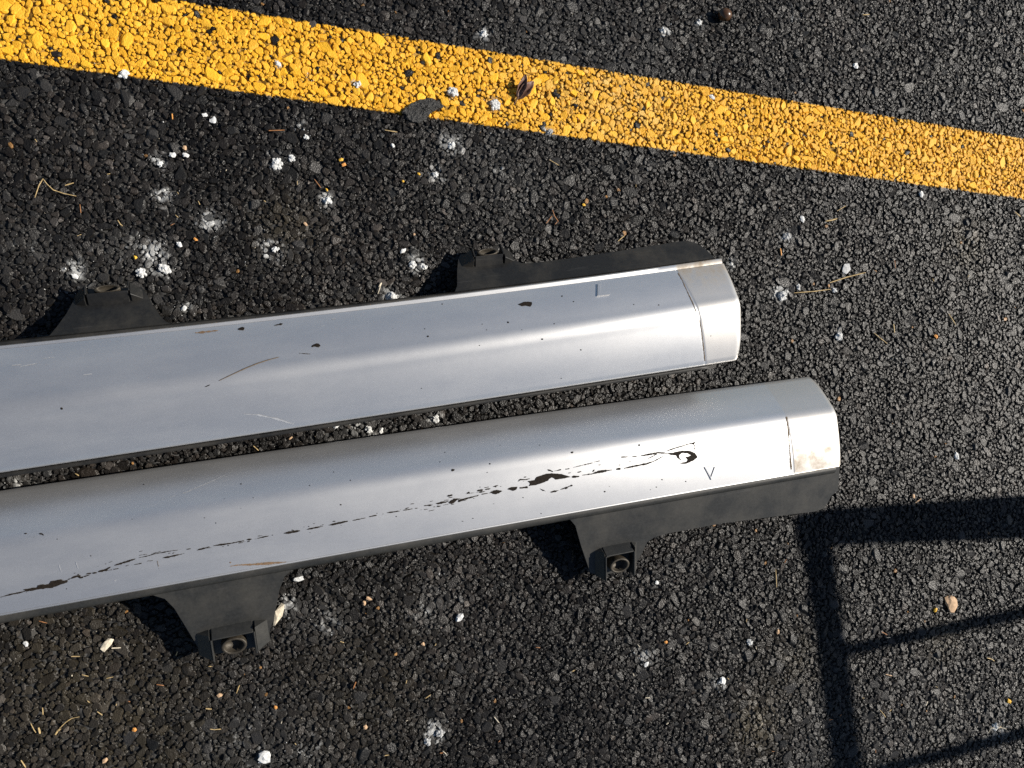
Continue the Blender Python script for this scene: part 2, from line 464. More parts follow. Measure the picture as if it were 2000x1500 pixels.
def stone_field(name, groups, mat, parent, kind, painted):
    V, F, C, Wr = [], [], [], []
    off = 0
    for xyr, base, cuts, jit, zlo, zsd in groups:
        n = len(xyr)
        if not n: continue
        v = stone_shapes(n, xyr[:, 2], base[0], cuts, jit)
        v[..., 0] += xyr[:, 0][:, None]; v[..., 1] += xyr[:, 1][:, None]
        v[..., 2] += np.minimum(rng.normal(zlo, zsd, n), 0.0018)[:, None]
        f = base[1][None] + (np.arange(n) * base[0].shape[0])[:, None, None] + off
        nv = base[0].shape[0]
        col = np.repeat(stone_colours(xyr, n)[:, None], nv, 1)
        du = patches(v[..., 0], v[..., 1], _DU)
        fine = vnoise(v[..., 0], v[..., 1], 330, 11) * .6 + vnoise(v[..., 0], v[..., 1], 130, 12) * .4
        du = ((du * 1.5 + (fine - .5) * 1.3 * (du > .03) - .55) * 1.8).clip(0, 1) * rng.uniform(0.1, 1.0, (n, 1)) + du * 0.05
        du = (du * (v[..., 2] > -0.004)).clip(0, 0.95)[..., None]
        col = col * (1 - du) + np.array([0.55, 0.55, 0.53]) * du
        cover = np.where(rng.random(n) < 0.022, 0.0, 1.0)
        for p in BARE:
            cover = np.where((xyr[:, 0] - p.x) ** 2 + (xyr[:, 1] - p.y) ** 2 < 0.009 ** 2, 0.0, cover)
        fp = at(1190, 195); fade = 0.6 * np.exp(-(((xyr[:, 0] - fp.x) / .115) ** 2 + ((xyr[:, 1] - fp.y) / .06) ** 2))
        fade = (fade + 0.10) * rng.uniform(0.15, 1.3, n)
        wr = np.stack([cover, fade.clip(0, 1), rng.random(n) * 0.55], 1)
        wr = np.repeat(wr[:, None], nv, 1)
        wr[..., 0] *= 1 - du[..., 0]
        V.append(v.reshape(-1, 3)); F.append(f.reshape(-1, 3)); C.append(col.reshape(-1, 3)); Wr.append(wr.reshape(-1, 3))
        off += n * nv
    V = np.concatenate(V); F = np.concatenate(F); C = np.concatenate(C); Wr = np.concatenate(Wr)
    me = bpy.data.meshes.new(name)
    me.vertices.add(len(V)); me.vertices.foreach_set('co', V.astype(np.float32).ravel())
    me.loops.add(F.size); me.loops.foreach_set('vertex_index', F.astype(np.int32).ravel())
    me.polygons.add(len(F)); me.polygons.foreach_set('loop_start', np.arange(0, F.size, 3, dtype=np.int32))
    me.update(calc_edges=True)
    me.shade_flat()
    one = np.ones((len(V), 1))
    for nm, arr in (('col', C), ('wear', Wr)):
        if nm == 'wear' and not painted: continue
        a = me.attributes.new(nm, 'FLOAT_COLOR', 'POINT')
        a.data.foreach_set('color', np.concatenate([arr, one], 1).astype(np.float32).ravel())
    me.materials.append(mat)
    o = bpy.data.objects.new(name, me); COL.objects.link(o)
    if parent: o.parent = parent
    if kind: o['kind'] = kind
    return o

def in_line(a, pad=0.004):
    d = line_d(a[:, 0], a[:, 1])
    return (d > -pad) & (d < LINE_W + pad)

def visible(a, m=-0.01):
    q = np.stack([a[:, 0], a[:, 1], np.zeros(len(a))], 1) - np.array(CAM_C)
    w = q @ np.array(CAM_F); u = FPX * (q @ np.array(CAM_R)) / w; v = FPX * (q @ np.array(CAM_U)) / w
    return (abs(u) < 985) & (abs(v) < 735)

bl, ml, sl_ = in_line(big), in_line(mid), in_line(sml)
# the largest ones in view stand as pieces of their own
vis = visible(big)
order = np.argsort(-big[:, 2])
_dbig = line_d(big[:, 0], big[:, 1])
well_in = (_dbig > 0.008) & (_dbig < LINE_W - 0.008)
solo_a = [i for i in order if vis[i] and not bl[i]]
solo_p = [i for i in order if vis[i] and well_in[i]][:90]
# leave out those the skirts cover
def under_skirts(i):
    x, y = big[i, 0], big[i, 1]
    yu = 0.06 + 0.148 * (x - 0.1)
    return (x < 0.66 and -0.17 < y - yu + 0.06 < 0.13) or (x < 0.79 and -0.20 < y - (-0.12 + 0.13 * (x - 0.1)) < 0.09)
solo_a = [i for i in solo_a if not under_skirts(i)][:300]
solo = np.zeros(len(big), bool); solo[solo_a] = True; solo[solo_p] = True

G = lambda m1, m2, m3: [(big[m1], DOME_B, 5, .05, 0.0, 0.0005), (mid[m2], DOME_M, 4, .07, -0.0003, 0.0006), (sml[m3], DOME_S, 2, .10, -0.0008, 0.0007)]
print('stones', len(big), len(mid), len(sml), 'tris', len(big) * len(DOME_B[1]) + len(mid) * len(DOME_M[1]) + len(sml) * len(DOME_S[1]))
agg = stone_field('aggregate', G(~bl & ~solo, ~ml, ~sl_), M['stone'], asphalt, 'stuff', False)
line = empty('yellow_line', Matrix.Translation((at(1000, 165).x, at(1000, 165).y, 0)))
tag(line, 'broad yellow painted line crossing the dark asphalt above both silver skirts', 'painted line')
pl = stone_field('painted_aggregate', G(bl & ~solo, ml, sl_), M['stone_paint'], None, 'stuff', True)
pl.parent = line; pl.matrix_parent_inverse = line.matrix_world.inverted()

N_VAR = 14
def stone_variants(mat):
    sh = stone_shapes(N_VAR, np.full(N_VAR, 1.0), DOME_B[0], 6, .05)
    out = []
    for k in range(N_VAR):
        me = bpy.data.meshes.new('stone'); me.from_pydata([tuple(p) for p in sh[k]], [], [tuple(map(int, f)) for f in DOME_B[1]])
        me.materials.append(mat); out.append(me)
    return out
for ids, nm, mat, par in ((solo_a, 'stone', M['big_stone'], asphalt), (solo_p, 'painted_stone', M['big_stone_paint'], line)):
    var = stone_variants(mat)
    for q, i in enumerate(ids):
        o = bpy.data.objects.new(nm, var[q % N_VAR]); COL.objects.link(o)
        o.parent = par; o.matrix_parent_inverse = par.matrix_world.inverted()
        r = float(big[i, 2])
        o.location = (float(big[i, 0]), float(big[i, 1]), min(float(rng.normal(0.0002, 0.0006)), 0.0015))
        o.scale = (r, r, r); o.rotation_euler = (0, 0, float(rng.uniform(0, 6.28)))
bpy.context.view_layer.update()

# ------------------------------------------------------------------ the two side skirts
class Skirt:
    def __init__(s, name, label, ang, x_end, x_start, lip, ridge, far, zl, zr, zf, tips, ztip, seam):
        s.ang = ang
        s.c, s.s = math.cos(ang), math.sin(ang)
        s.x_end, s.x_start = x_end, x_start
        s.seam = seam                                     # x = seam[0] + seam[1] * y in the axis frame
        def fit(pts, z):
            P = [s.loc(at(u, v, z)) for u, v in pts]
            return np.polyfit([p.x for p in P], [p.y for p in P], 2 if len(pts) > 2 else 1)
        s.fl, s.fr, s.ff = fit(lip, zl), fit(ridge, zr), fit(far, zf)
        s.zl, s.zr, s.zf = zl, zr, zf
        T = [s.loc(at(u, v, ztip)) for u, v in tips]
        ty = np.mean([p.y - np.polyval(s.fl, p.x) for p in T])
        s.pl_slope = (ztip - (zl - 0.004)) / abs(ty)              # fall of the flange plate per metre outward
        s.out = 1 if ty > 0 else -1
        # frame: local origin at the middle of the thing's base
        s.ox, s.oy = 0.5 * (x_end + max(x_start, -0.3)), float(np.polyval(s.fr, 0.3))
        mw = Matrix.Rotation(ang, 4, 'Z') @ Matrix.Translation((s.ox, s.oy, 0))
        s.root = empty(name, mw)
        s.inv = mw.inverted()
        s.label = label
    def loc(s, p):                     # world -> axis frame
        return Vector((p.x * s.c + p.y * s.s, -p.x * s.s + p.y * s.c, p.z))
    def w2l(s, p): return s.inv @ Vector(p)
    def a2l(s, x, y, z): return Vector((x - s.ox, y - s.oy, z))
    def plate(s, x, y):                # height of the flange plate at axis-frame x, y
        return s.zl - 0.004 + s.pl_slope * abs(y - np.polyval(s.fl, x))
    def on_plate(s, u, v):
        """axis-frame point where the pixel ray meets the flange plate"""
        r = ray(u, v); t = CAM_H
        p = None
        t0, t1 = 0.5, 3.0
        for _ in range(50):
            t = .5 * (t0 + t1); p = s.loc(CAM_C + r * t)
            sgn = s.out * (p.y - np.polyval(s.fl, p.x))
            h = s.zl - 0.004 + s.pl_slope * sgn
            if p.z > h: t0 = t
            else: t1 = t
        return p
    def section(s, x, n=34):
        L = np.array([np.polyval(s.fl, x), s.zl]); Rg = np.array([np.polyval(s.fr, x), s.zr]); Fa = np.array([np.polyval(s.ff, x), s.zf])
        k = 0.20
        A = Rg + (L - Rg) * k; B = Rg + (Fa - Rg) * k
        pts = []
        for t in np.linspace(0, 1, 10)[:-1]:
            p = L + (A - L) * t; p[1] += 0.0016 * math.sin(math.pi * min(1, t)); pts.append(p)
        for t in np.linspace(0, 1, 12):
            pts.append((1 - t) ** 2 * A + 2 * t * (1 - t) * Rg + t * t * B)
        for t in np.linspace(0, 1, 12)[1:]:
            p = B + (Fa - B) * t; p[1] += 0.0014 * math.sin(math.pi * t); pts.append(p)
        # rolled outer edge
        dirn = 1 if Fa[0] > L[0] else -1
        r = 0.005
        slope = (pts[-1] - pts[-2]); slope /= np.linalg.norm(slope)
        for a in (25, 50, 75):
            ca, sa = math.cos(R(a)), math.sin(R(a))
            dv = np.array([slope[0] * ca + dirn * slope[1] * sa, slope[1] * ca - dirn * slope[0] * sa])
            pts.append(pts[-1] + dv * r * 0.42)
        return pts
    def build(s, silver):
        ys = (np.polyval(s.fl, s.x_end), np.polyval(s.ff, s.x_end))
        sm = [s.seam[0] + s.seam[1] * y for y in ys]; sa, sb = min(sm) - .004, max(sm) + .004
        xs = np.concatenate([np.linspace(s.x_start, sa, 80), np.linspace(sa, sb, int((sb - sa) / .0008))[1:], np.linspace(sb, s.x_end - 0.012, 8)[1:],
                             s.x_end - 0.012 + 0.012 * np.sin(np.linspace(0, math.pi / 2, 8)[1:])])
        secs = [s.section(x) for x in xs]
        n = len(secs[0])
        V, F = [], []
        for i, x in enumerate(xs):
            for j, (y, z) in enumerate(secs[i]):
                # rounded outer corner at the end
                e = max(0.0, (j - (n - 9)) / 8.0)
                xx = x - (0.010 * e * e * max(0, (x - (s.x_end - 0.03)) / 0.03) if x > s.x_end - 0.03 else 0)
                drop = 0.0018 * max(0, (x - (s.x_end - 0.006)) / 0.006) ** 2
                st = (x - (s.seam[0] + s.seam[1] * y)) / 0.0013
                amt = 1.0 if s.out > 0 else min(1, max(0, (-0.088 - y) / .012))
                step = amt * (0.00022 * min(1, max(0, st)) - 0.00022 * math.exp(-(st + .6) ** 2 / .8))   # shallow groove, then a slightly proud end section
                V.append(s.a2l(xx, y, z - drop + step))
        for i in range(len(xs) - 1):
            for j in range(n - 1):
                q = (i * n + j, (i + 1) * n + j, (i + 1) * n + j + 1, i * n + j + 1)
                F.append(q if s.out < 0 else q[::-1])
        s.V, s.F = V, F
        W = [s.root.matrix_world @ v for v in V]
        s.bvh = BVHTree.FromPolygons(W, F)
        o = mesh_obj('painted_panel', V, F, silver, s.root, True)
        md = o.modifiers.new('thickness', 'SOLIDIFY'); md.thickness = 0.003; md.offset = -1
        es = o.modifiers.new('crisp', 'EDGE_SPLIT'); es.split_angle = R(42)
        s.panel = o
        tag(s.root, s.label, 'side skirt', 'car side skirts')
        return o
    def strip(s, name, offs, mat, xa, xb, parent=None, steps=160, wide=(1, 1)):
        """sweep of (dy outward from the lip, dz from the lip) points along the lip"""
        xs = np.linspace(xa, xb, steps); V, F = [], []
        m = len(offs)
        for x in xs:
            y0 = np.polyval(s.fl, x)
            k = wide[0] + (wide[1] - wide[0]) * max(0, min(1, (x + .3) / (xb + .3)))
            for dy, dz in offs: V.append(s.a2l(x, y0 + s.out * dy * k, s.zl + dz))
        for i in range(steps - 1):
            for j in range(m - 1):
                q = (i * m + j, (i + 1) * m + j, (i + 1) * m + j + 1, i * m + j + 1)
                F.append(q if s.out > 0 else q[::-1])
        o = mesh_obj(name, V, F, mat, parent or s.root, True)
        md = o.modifiers.new('thickness', 'SOLIDIFY'); md.thickness = 0.0015; md.offset = -1
        es = o.modifiers.new('crisp', 'EDGE_SPLIT'); es.split_angle = R(42)
        return o
    def plate_poly(s, name, px_pts, mat):
        """flat moulded plate whose outline is given in photo pixels on the flange plane; densified so it follows the lip"""
        P = [s.on_plate(u, v) for u, v in px_pts]
        Q = []
        for a, b in zip(P, P[1:] + P[:1]):
            k = max(1, int((b - a).length / 0.012))
            for t in range(k): Q.append(a + (b - a) * (t / k))
        Q = [Vector((p.x, p.y, 0)) for p in Q]
        bm = bmesh.new()
        vs_ = [bm.verts.new(s.a2l(p.x, p.y, s.zl - 0.004 + s.pl_slope * s.out * (p.y - np.polyval(s.fl, p.x)))) for p in Q]
        tri = tessellate_polygon([[Vector((p.x, p.y, 0)) for p in Q]])
        for t in tri:
            try: bm.faces.new([vs_[i] for i in t])
            except ValueError: pass
        bmesh.ops.recalc_face_normals(bm, faces=bm.faces)
        if sum(f.normal.z for f in bm.faces) < 0:
            bmesh.ops.reverse_faces(bm, faces=bm.faces)
        me = bpy.data.meshes.new(name); bm.to_mesh(me); bm.free()
        o = bpy.data.objects.new(name, me); COL.objects.link(o); o.parent = s.root
        me.materials.append(mat)
        md = o.modifiers.new('thickness', 'SOLIDIFY'); md.thickness = 0.0032; md.offset = -1
        bv = o.modifiers.new('edge', 'BEVEL'); bv.width = 0.0006; bv.segments = 1; bv.limit_method = 'ANGLE'
        return o
    def socket(s, parent, wall_px, tip_px, half, flank, height, mat, ring_tilt):
        """box-like socket on the tab: front wall, two fins with sloping flanks, an oval sleeve inside"""
        a, t = s.on_plate(*wall_px), s.on_plate(*tip_px)
        y0 = np.polyval(s.fl, a.x)
        va = abs(a.y - y0); vt = abs(t.y - np.polyval(s.fl, t.x))
        ux = Vector((1, 0, 0))
        vd = Vector((0, s.out, s.pl_slope)).normalized()            # down the plate
        nd = ux.cross(vd); nd = nd if nd.z > 0 else -nd
        base = Vector((a.x, a.y, s.plate(a.x, a.y)))
        ln = (vt - va) / abs(vd.y)
        def p(u, v, n):
            q = base + ux * u + vd * v + nd * n
            return s.a2l(q.x, q.y, q.z)
        H = height; w = half
        th = 0.0018
        def box(name, quad8):
            f = [(0, 1, 2, 3), (7, 6, 5, 4), (0, 4, 5, 1), (1, 5, 6, 2), (2, 6, 7, 3), (3, 7, 4, 0)]
            o = mesh_obj(name, quad8, f, mat, parent)
            bm = bmesh.new(); bm.from_mesh(o.data); bmesh.ops.recalc_face_normals(bm, faces=bm.faces); bm.to_mesh(o.data); bm.free()
            bv = o.modifiers.new('edge', 'BEVEL'); bv.width = 0.0005; bv.segments = 1
            return o
        # sloping front wall
        box('socket_wall', [p(-w, 0, -.002), p(w, 0, -.002), p(w, .008, H), p(-w, .008, H), p(-w, th + .001, -.003), p(w, th + .001, -.003), p(w, .008 + th, H - .001), p(-w, .008 + th, H - .001)])
        for sg in (-1, 1):
            # thin upright fin
            u0, u1 = sg * w, sg * (w + th)
            box('fin', [p(u0, .0085, -.002), p(u1, .0085, -.002), p(u1, .0085, H + .0006), p(u0, .0085, H + .0006), p(u0, ln, -.002), p(u1, ln, -.002), p(u1, ln, H + .0006), p(u0, ln, H + .0006)])
            # flank leaning against the fin
            f0, f1 = sg * (w + th + .0003), sg * (w + th + flank)
            box('flank', [p(f0, .001, -.002), p(f1, .004, -.002), p(f1 - sg * .001, .004, .0002), p(f0, .004, H - .001), p(f0, ln - .001, -.002), p(f1, ln - .004, -.002), p(f1 - sg * .001, ln - .004, .0002), p(f0, ln - .001, H - .001)])
        # oval sleeve
        seg = 28; V, F = [], []
        cv = .0085 + (ln - .0085) * 0.50
        ra, rb = 0.0140, min(0.0104, (ln - .010) * 0.45)
        for lvl, (sc, hh) in enumerate(((1.0, -.001), (1.0, H - .0022), (0.94, H - .0014), (0.80, H - .0014), (0.74, H - .0022), (0.70, .0022))):
            for k in range(seg):
                an = 2 * math.pi * k / seg
                V.append(p(ra * sc * math.cos(an), cv + rb * sc * math.sin(an), hh))
        for lvl in range(5):
            for k in range(seg):
                k2 = (k + 1) % seg
                F.append((lvl * seg + k, lvl * seg + k2, (lvl + 1) * seg + k2, (lvl + 1) * seg + k))
        F.append(tuple(5 * seg + k for k in range(seg)))
        o = mesh_obj('bolt_sleeve', V, F, M['sleeve'], parent, True)
    # ---- marks on the painted face
    def hit(s, u, v, off=0.0004):
        h = s.bvh.ray_cast(CAM_C, ray(u, v))
        if h[0] is None: return None
        nrm = h[1] if h[1].dot(ray(u, v)) < 0 else -h[1]
        return s.w2l(h[0] + nrm * off)
    def blob(s, pts, mat, name='paint_chip', jag=0.7, off=0.0004):
        Q = []
        for a, b in zip(pts, pts[1:] + pts[:1]):
            k = max(1, int(math.dist(a, b) / 2.5))
            for t in range(k):
                f = t / k
                Q.append((a[0] + (b[0] - a[0]) * f + random.uniform(-jag, jag), a[1] + (b[1] - a[1]) * f + random.uniform(-jag, jag)))
        H = [s.hit(u, v, off) for u, v in Q]
        if any(h is None for h in H): return
        tri = tessellate_polygon([[Vector((u, -v, 0)) for u, v in Q]])
        return mesh_obj(name, H, [tuple(t) for t in tri], mat, s.panel)
    def ribbon(s, pts, width, mat, name='paint_scratch', gap=0.0, off=0.0004, taper=True):
        D = [0]
        for a, b in zip(pts, pts[1:]): D.append(D[-1] + math.dist(a, b))
        n = max(3, int(D[-1] / 1.6)); V, F = [], []
        prev = -1
        lvl = random.random()
        for i in range(n + 1):
            d = D[-1] * i / n
            k = max(j for j in range(len(D)) if D[j] <= d + 1e-9); k = min(k, len(pts) - 2)
            f = (d - D[k]) / max(1e-9, D[k + 1] - D[k])
            a, b = pts[k], pts[k + 1]
            u, v = a[0] + (b[0] - a[0]) * f, a[1] + (b[1] - a[1]) * f
            dx, dy = b[0] - a[0], b[1] - a[1]; q = math.hypot(dx, dy) or 1
            lvl = max(0, min(1, lvl + random.uniform(-.3, .3)))
            w = width * (1.3 if mat is M['chip'] else 1.0) * (0.35 + 0.9 * lvl) * 0.5
            if taper: w *= min(1, 0.35 + 3 * min(i, n - i) / n)
            if gap and lvl < gap * .6: prev = -1; continue
            j1, j2 = random.uniform(-.3, .3), random.uniform(-.3, .3)
            A = s.hit(u - dy / q * (w + j1), v + dx / q * (w + j1), off); B = s.hit(u + dy / q * (w + j2), v - dx / q * (w + j2), off)
            if A is None or B is None: prev = -1; continue
            V += [A, B]
            m = len(V)
            if prev >= 0: F.append((m - 4, m - 3, m - 1, m - 2))
            prev = m
        if F: return mesh_obj(name, V, F, mat, s.panel)
    def raised(s, pts, h, mat, name):
        """low raised moulding with sloped sides from an outline in photo pixels"""
        top = [s.hit(u, v, h) for u, v in pts]
        cx, cy = sum(p[0] for p in pts) / len(pts), sum(p[1] for p in pts) / len(pts)
        bot = [s.hit(u + (u - cx) / math.hypot(u - cx, v - cy) * 1.1, v + (v - cy) / math.hypot(u - cx, v - cy) * 1.1, -0.0005) for u, v in pts]
        n = len(pts)
        tri = tessellate_polygon([[Vector((u, -v, 0)) for u, v in pts]])
        F = [tuple(t) for t in tri] + [(i, (i + 1) % n, n + (i + 1) % n, n + i) for i in range(n)]
        o = mesh_obj(name, top + bot, F, mat, s.panel)
        bm = bmesh.new(); bm.from_mesh(o.data); bmesh.ops.recalc_face_normals(bm, faces=bm.faces); bm.to_mesh(o.data); bm.free()
        return o

# ---- upper skirt (marked L)
up = Skirt('side_skirt', 'silver car side skirt marked L, its black tabs toward the yellow line', R(8.4), 0.632, -0.85,
           [(0, 682), (720, 604), (1409, 515)], [(0, 797), (720, 700), (1446, 592)], [(119, 902), (720, 811), (1452, 699)],
           0.048, 0.0755, 0.053, [(160, 575), (960, 492)], 0.012, (0.5767, -0.159))
silver_u = mat_silver('silver_paint', up.seam[0] + up.seam[1] * up.oy - up.ox, up.seam[1], 0.02, 0.06)
up.build(silver_u)
up.strip('edge_trim', [(-0.0004, -0.0012), (0.0003, 0.0002), (0.0040, 0.0005), (0.0050, -0.0006), (0.0052, -0.004)], silver_u, up.x_start, up.x_end - 0.003, wide=(0.75, 1.45))
up.strip('edge_strip', [(0.0030, -0.0022), (0.0075, -0.0028), (0.0095, -0.006), (0.0092, -0.012)], M['plastic'], up.x_start, up.x_end - 0.010)
fl_u = up.plate_poly('mounting_flange', [(862, 588), (870, 582), (880, 577), (889, 569), (893, 558), (893, 530), (895, 506), (899, 497), (990, 494), (1003, 507), (1019, 514), (1036, 514),
                     (1102, 506), (1173, 496), (1241, 485), (1325, 472), (1342, 470), (1358, 474), (1375, 484), (1392, 500), (1402, 514), (1400, 524), (1250, 546), (1050, 570)], M['plastic'])
tb_u = up.plate_poly('mounting_tab', [(28, 684), (61, 669), (97, 655), (112, 637), (130, 612), (145, 585), (154, 566), (277, 561), (287, 575), (299, 597), (313, 617), (325, 629), (350, 635), (352, 648), (190, 668)], M['plastic'])
up.socket(fl_u, (956, 520), (946, 494), 0.0185, 0.016, 0.012, M['plastic'], 0)
up.socket(tb_u, (214, 595), (206, 566), 0.0215, 0.013, 0.012, M['plastic'], 0)
# dark return along the far edge
def far_return(s, depth, inward, mat, out=0.003):
    xs = np.linspace(s.x_start, s.x_end - 0.035, 60); V, F = [], []
    dirn = -s.out
    for x in xs:
        y = np.polyval(s.ff, x)
        for dy, dz in ((dirn * (0.0026 + min(out, 0)), -0.0066), (dirn * (0.0035 + out), -0.0072), (dirn * (0.0035 + out), -0.0105), (dirn * min(out, 0.0), -0.013), (-dirn * inward, -depth)):
            V.append(s.a2l(x, y + dy, s.zf + dz))
    for i in range(len(xs) - 1):
        for j in range(4):
            F.append((i * 5 + j, i * 5 + j + 1, (i + 1) * 5 + j + 1, (i + 1) * 5 + j))
    o = mesh_obj('return_edge', V, F, mat, s.root, True)
    md = o.modifiers.new('thickness', 'SOLIDIFY'); md.thickness = 0.002; md.offset = 0
    return o
far_return(up, 0.050, 0.016, M['plastic'])

# ---- lower skirt (marked with a triangle)
lo = Skirt('side_skirt', 'scratched silver car side skirt marked with a triangle, nearer the railing shadow', R(7.5), 0.768, -0.85,
           [(0, 1199), (700, 1073), (1642, 908)], [(0, 1062), (980, 899), (1624, 806)], [(0, 960), (980, 818), (1568, 738)],
           0.057, 0.0640, 0.0200, [(400, 1278), (1165, 1122)], 0.024, (0.6835, -0.038))
silver_l = mat_silver('silver_paint_scratched', lo.seam[0] + lo.seam[1] * lo.oy - lo.ox, lo.seam[1], -0.02, -0.06)
lo.build(silver_l)
lo.strip('edge_trim', [(-0.0004, -0.0012), (0.0003, 0.0001), (0.0016, 0.0002), (0.0024, -0.0006), (0.0028, -0.003)], silver_l, lo.x_start, lo.x_end - 0.003)
lo.strip('edge_strip', [(0.0022, -0.0022), (0.0050, -0.0016), (0.0085, -0.003), (0.0110, -0.007), (0.0112, -0.014)], M['plastic_grey'], lo.x_start, lo.x_end - 0.008)
fl_l = lo.plate_poly('mounting_flange', [(990, 1024), (1040, 1018), (1075, 1011), (1098, 1009), (1113, 1014), (1124, 1027), (1135, 1066), (1153, 1119), (1176, 1124), (1236, 1110), (1254, 1080), (1264, 1059), (1279, 1049),
                     (1304, 1042), (1412, 1022), (1520, 1008), (1592, 999), (1607, 994), (1616, 984), (1624, 968), (1637, 958), (1640, 914), (1620, 909), (1400, 946), (1150, 988)], M['plastic_grey'])
tb_l = lo.plate_poly('mounting_tab', [(235, 1172), (270, 1164), (299, 1163), (322, 1170), (340, 1188), (367, 1232), (394, 1277), (424, 1277), (500, 1264), (521, 1250), (535, 1208), (546, 1152), (556, 1126), (577, 1108), (615, 1098),
                     (612, 1090), (500, 1110), (250, 1155)], M['plastic_grey'])
lo.socket(fl_l, (1203, 1062), (1196, 1122), 0.0195, 0.0095, 0.0135, M['plastic_grey'], 0)
lo.socket(tb_l, (452, 1218), (446, 1275), 0.0225, 0.0155, 0.0135, M['plastic_grey'], 0)
far_return(lo, 0.018, 0.03, M['plastic'], -0.006)
# moulded mark strips
up.raised([(1167.0, 556), (1171.0, 556), (1170.6, 574.2), (1190, 571.8), (1190, 576.0), (1166.4, 578.8)], 0.0018, silver_u, 'letter_mark')
def outline_mark(s_, outer, k, h, mat, name):
    """low raised outline: outer loop, inner loop shrunk by k, sloped skirts on both"""
    n = len(outer); cx, cy = sum(p[0] for p in outer) / n, sum(p[1] for p in outer) / n
    sc = lambda f: [(cx + (u - cx) * f, cy + (v - cy) * f) for u, v in outer]
    rings = [[s_.hit(u, v, z) for u, v in sc(f)] for f, z in ((1.07, -.0004), (1.0, h), (k, h), (k - .09, -.0004))]
    V = [p for r_ in rings for p in r_]
    F = [(a * n + i, a * n + (i + 1) % n, (a + 1) * n + (i + 1) % n, (a + 1) * n + i) for a in range(3) for i in range(n)]
    o = mesh_obj(name, V, F, mat, s_.panel)
    bm = bmesh.new(); bm.from_mesh(o.data); bmesh.ops.recalc_face_normals(bm, faces=bm.faces)
    bm.to_mesh(o.data); bm.free()
outline_mark(lo, [(1375.5, 912.5), (1398.5, 908.5), (1388.5, 936.5)], 0.74, 0.0013, silver_l, 'triangle_mark')

# ---- wear on the upper skirt
def Z(o, s): return lambda pts: [(x / s + o[0], y / s + o[1]) for x, y in pts]
za, zb = Z((0, 500), 2.7778), Z((960, 260), 3.948)
up.blob(zb([(203, 1322), (220, 1315), (250, 1302), (290, 1300), (310, 1305), (312, 1325), (300, 1338), (265, 1332), (235, 1335)]), M['chip'], jag=.3)
up.ribbon(za([(1060, 418), (1120, 412), (1185, 404)]), 4.5, M['brown'])
up.blob(za([(1290, 398), (1300, 390), (1318, 386), (1328, 392), (1320, 402), (1300, 404)]), M['chip'])
up.ribbon(za([(1488, 377), (1534, 368)]), 3.5, M['chip'])
up.ribbon(za([(1690, 492), (1715, 482), (1738, 488)]), 4, M['chip'], gap=.25)
up.ribbon(za([(1700, 482), (1730, 496)]), 2.2, M['chip'], gap=.2)
up.ribbon(za([(1622, 527), (1650, 530), (1684, 532)]), 1.0, M['chip'])
up.ribbon(za([(1440, 688), (1470, 686)]), 2.4, M['brown'], gap=.2)
up.ribbon(za([(330, 822), (340, 832)]), 2.6, M['chip'])
up.ribbon(za([(1112, 710), (1140, 698)]), 1.2, M['chip'])
up.ribbon(za([(1320, 857), (1400, 862), (1500, 884), (1592, 912)]), 3.4, M['scuff'], 'pale_scuff')
for a in ([(100, 603), (200, 582)], [(230, 556), (295, 548)], [(450, 646), (500, 639)], [(60, 595), (120, 588)], [(1740, 380), (1760, 378)], [(1800, 343), (1820, 341)]):
    up.ribbon(za(a), 1.3, M['scuff'], 'pale_scuff')
zc = Z((1300, 460), 5.77)
up.ribbon(zc([(140, 425), (180, 490), (240, 620), (310, 770), (350, 868)]), 1.8, M['grime'], 'grime_line', taper=False)
up.ribbon(zc([(385, 955), (405, 1080), (426, 1250), (436, 1340), (442, 1412)]), 1.6, M['grime'], 'grime_line', gap=.06, taper=False)
zd = Z((780, 440), 2.7778)
for x, y, r in ((775, 618, 6), (233, 428, 4), (155, 603, 6), (450, 537, 3), (474, 568, 3), (882, 385, 4), (945, 414, 4), (590, 527, 5), (1272, 430, 3.5), (1407, 433, 3.5), (435, 652, 3), (665, 567, 2.5), (878, 830, 4), (985, 676, 4), (840, 535, 3), (138, 562, 3), (1690, 600, 3), (1327, 260, 3.5), (120, 884, 3), (605, 360, 3)):
    k = zd([(x, y)])[0]; r /= 2.7778; e = random.uniform(.5, 1)
    up.blob([(k[0] + r * math.cos(t), k[1] + r * e * math.sin(t)) for t in np.linspace(0, 6.28, 8)[:-1]], M['chip'], jag=.25)

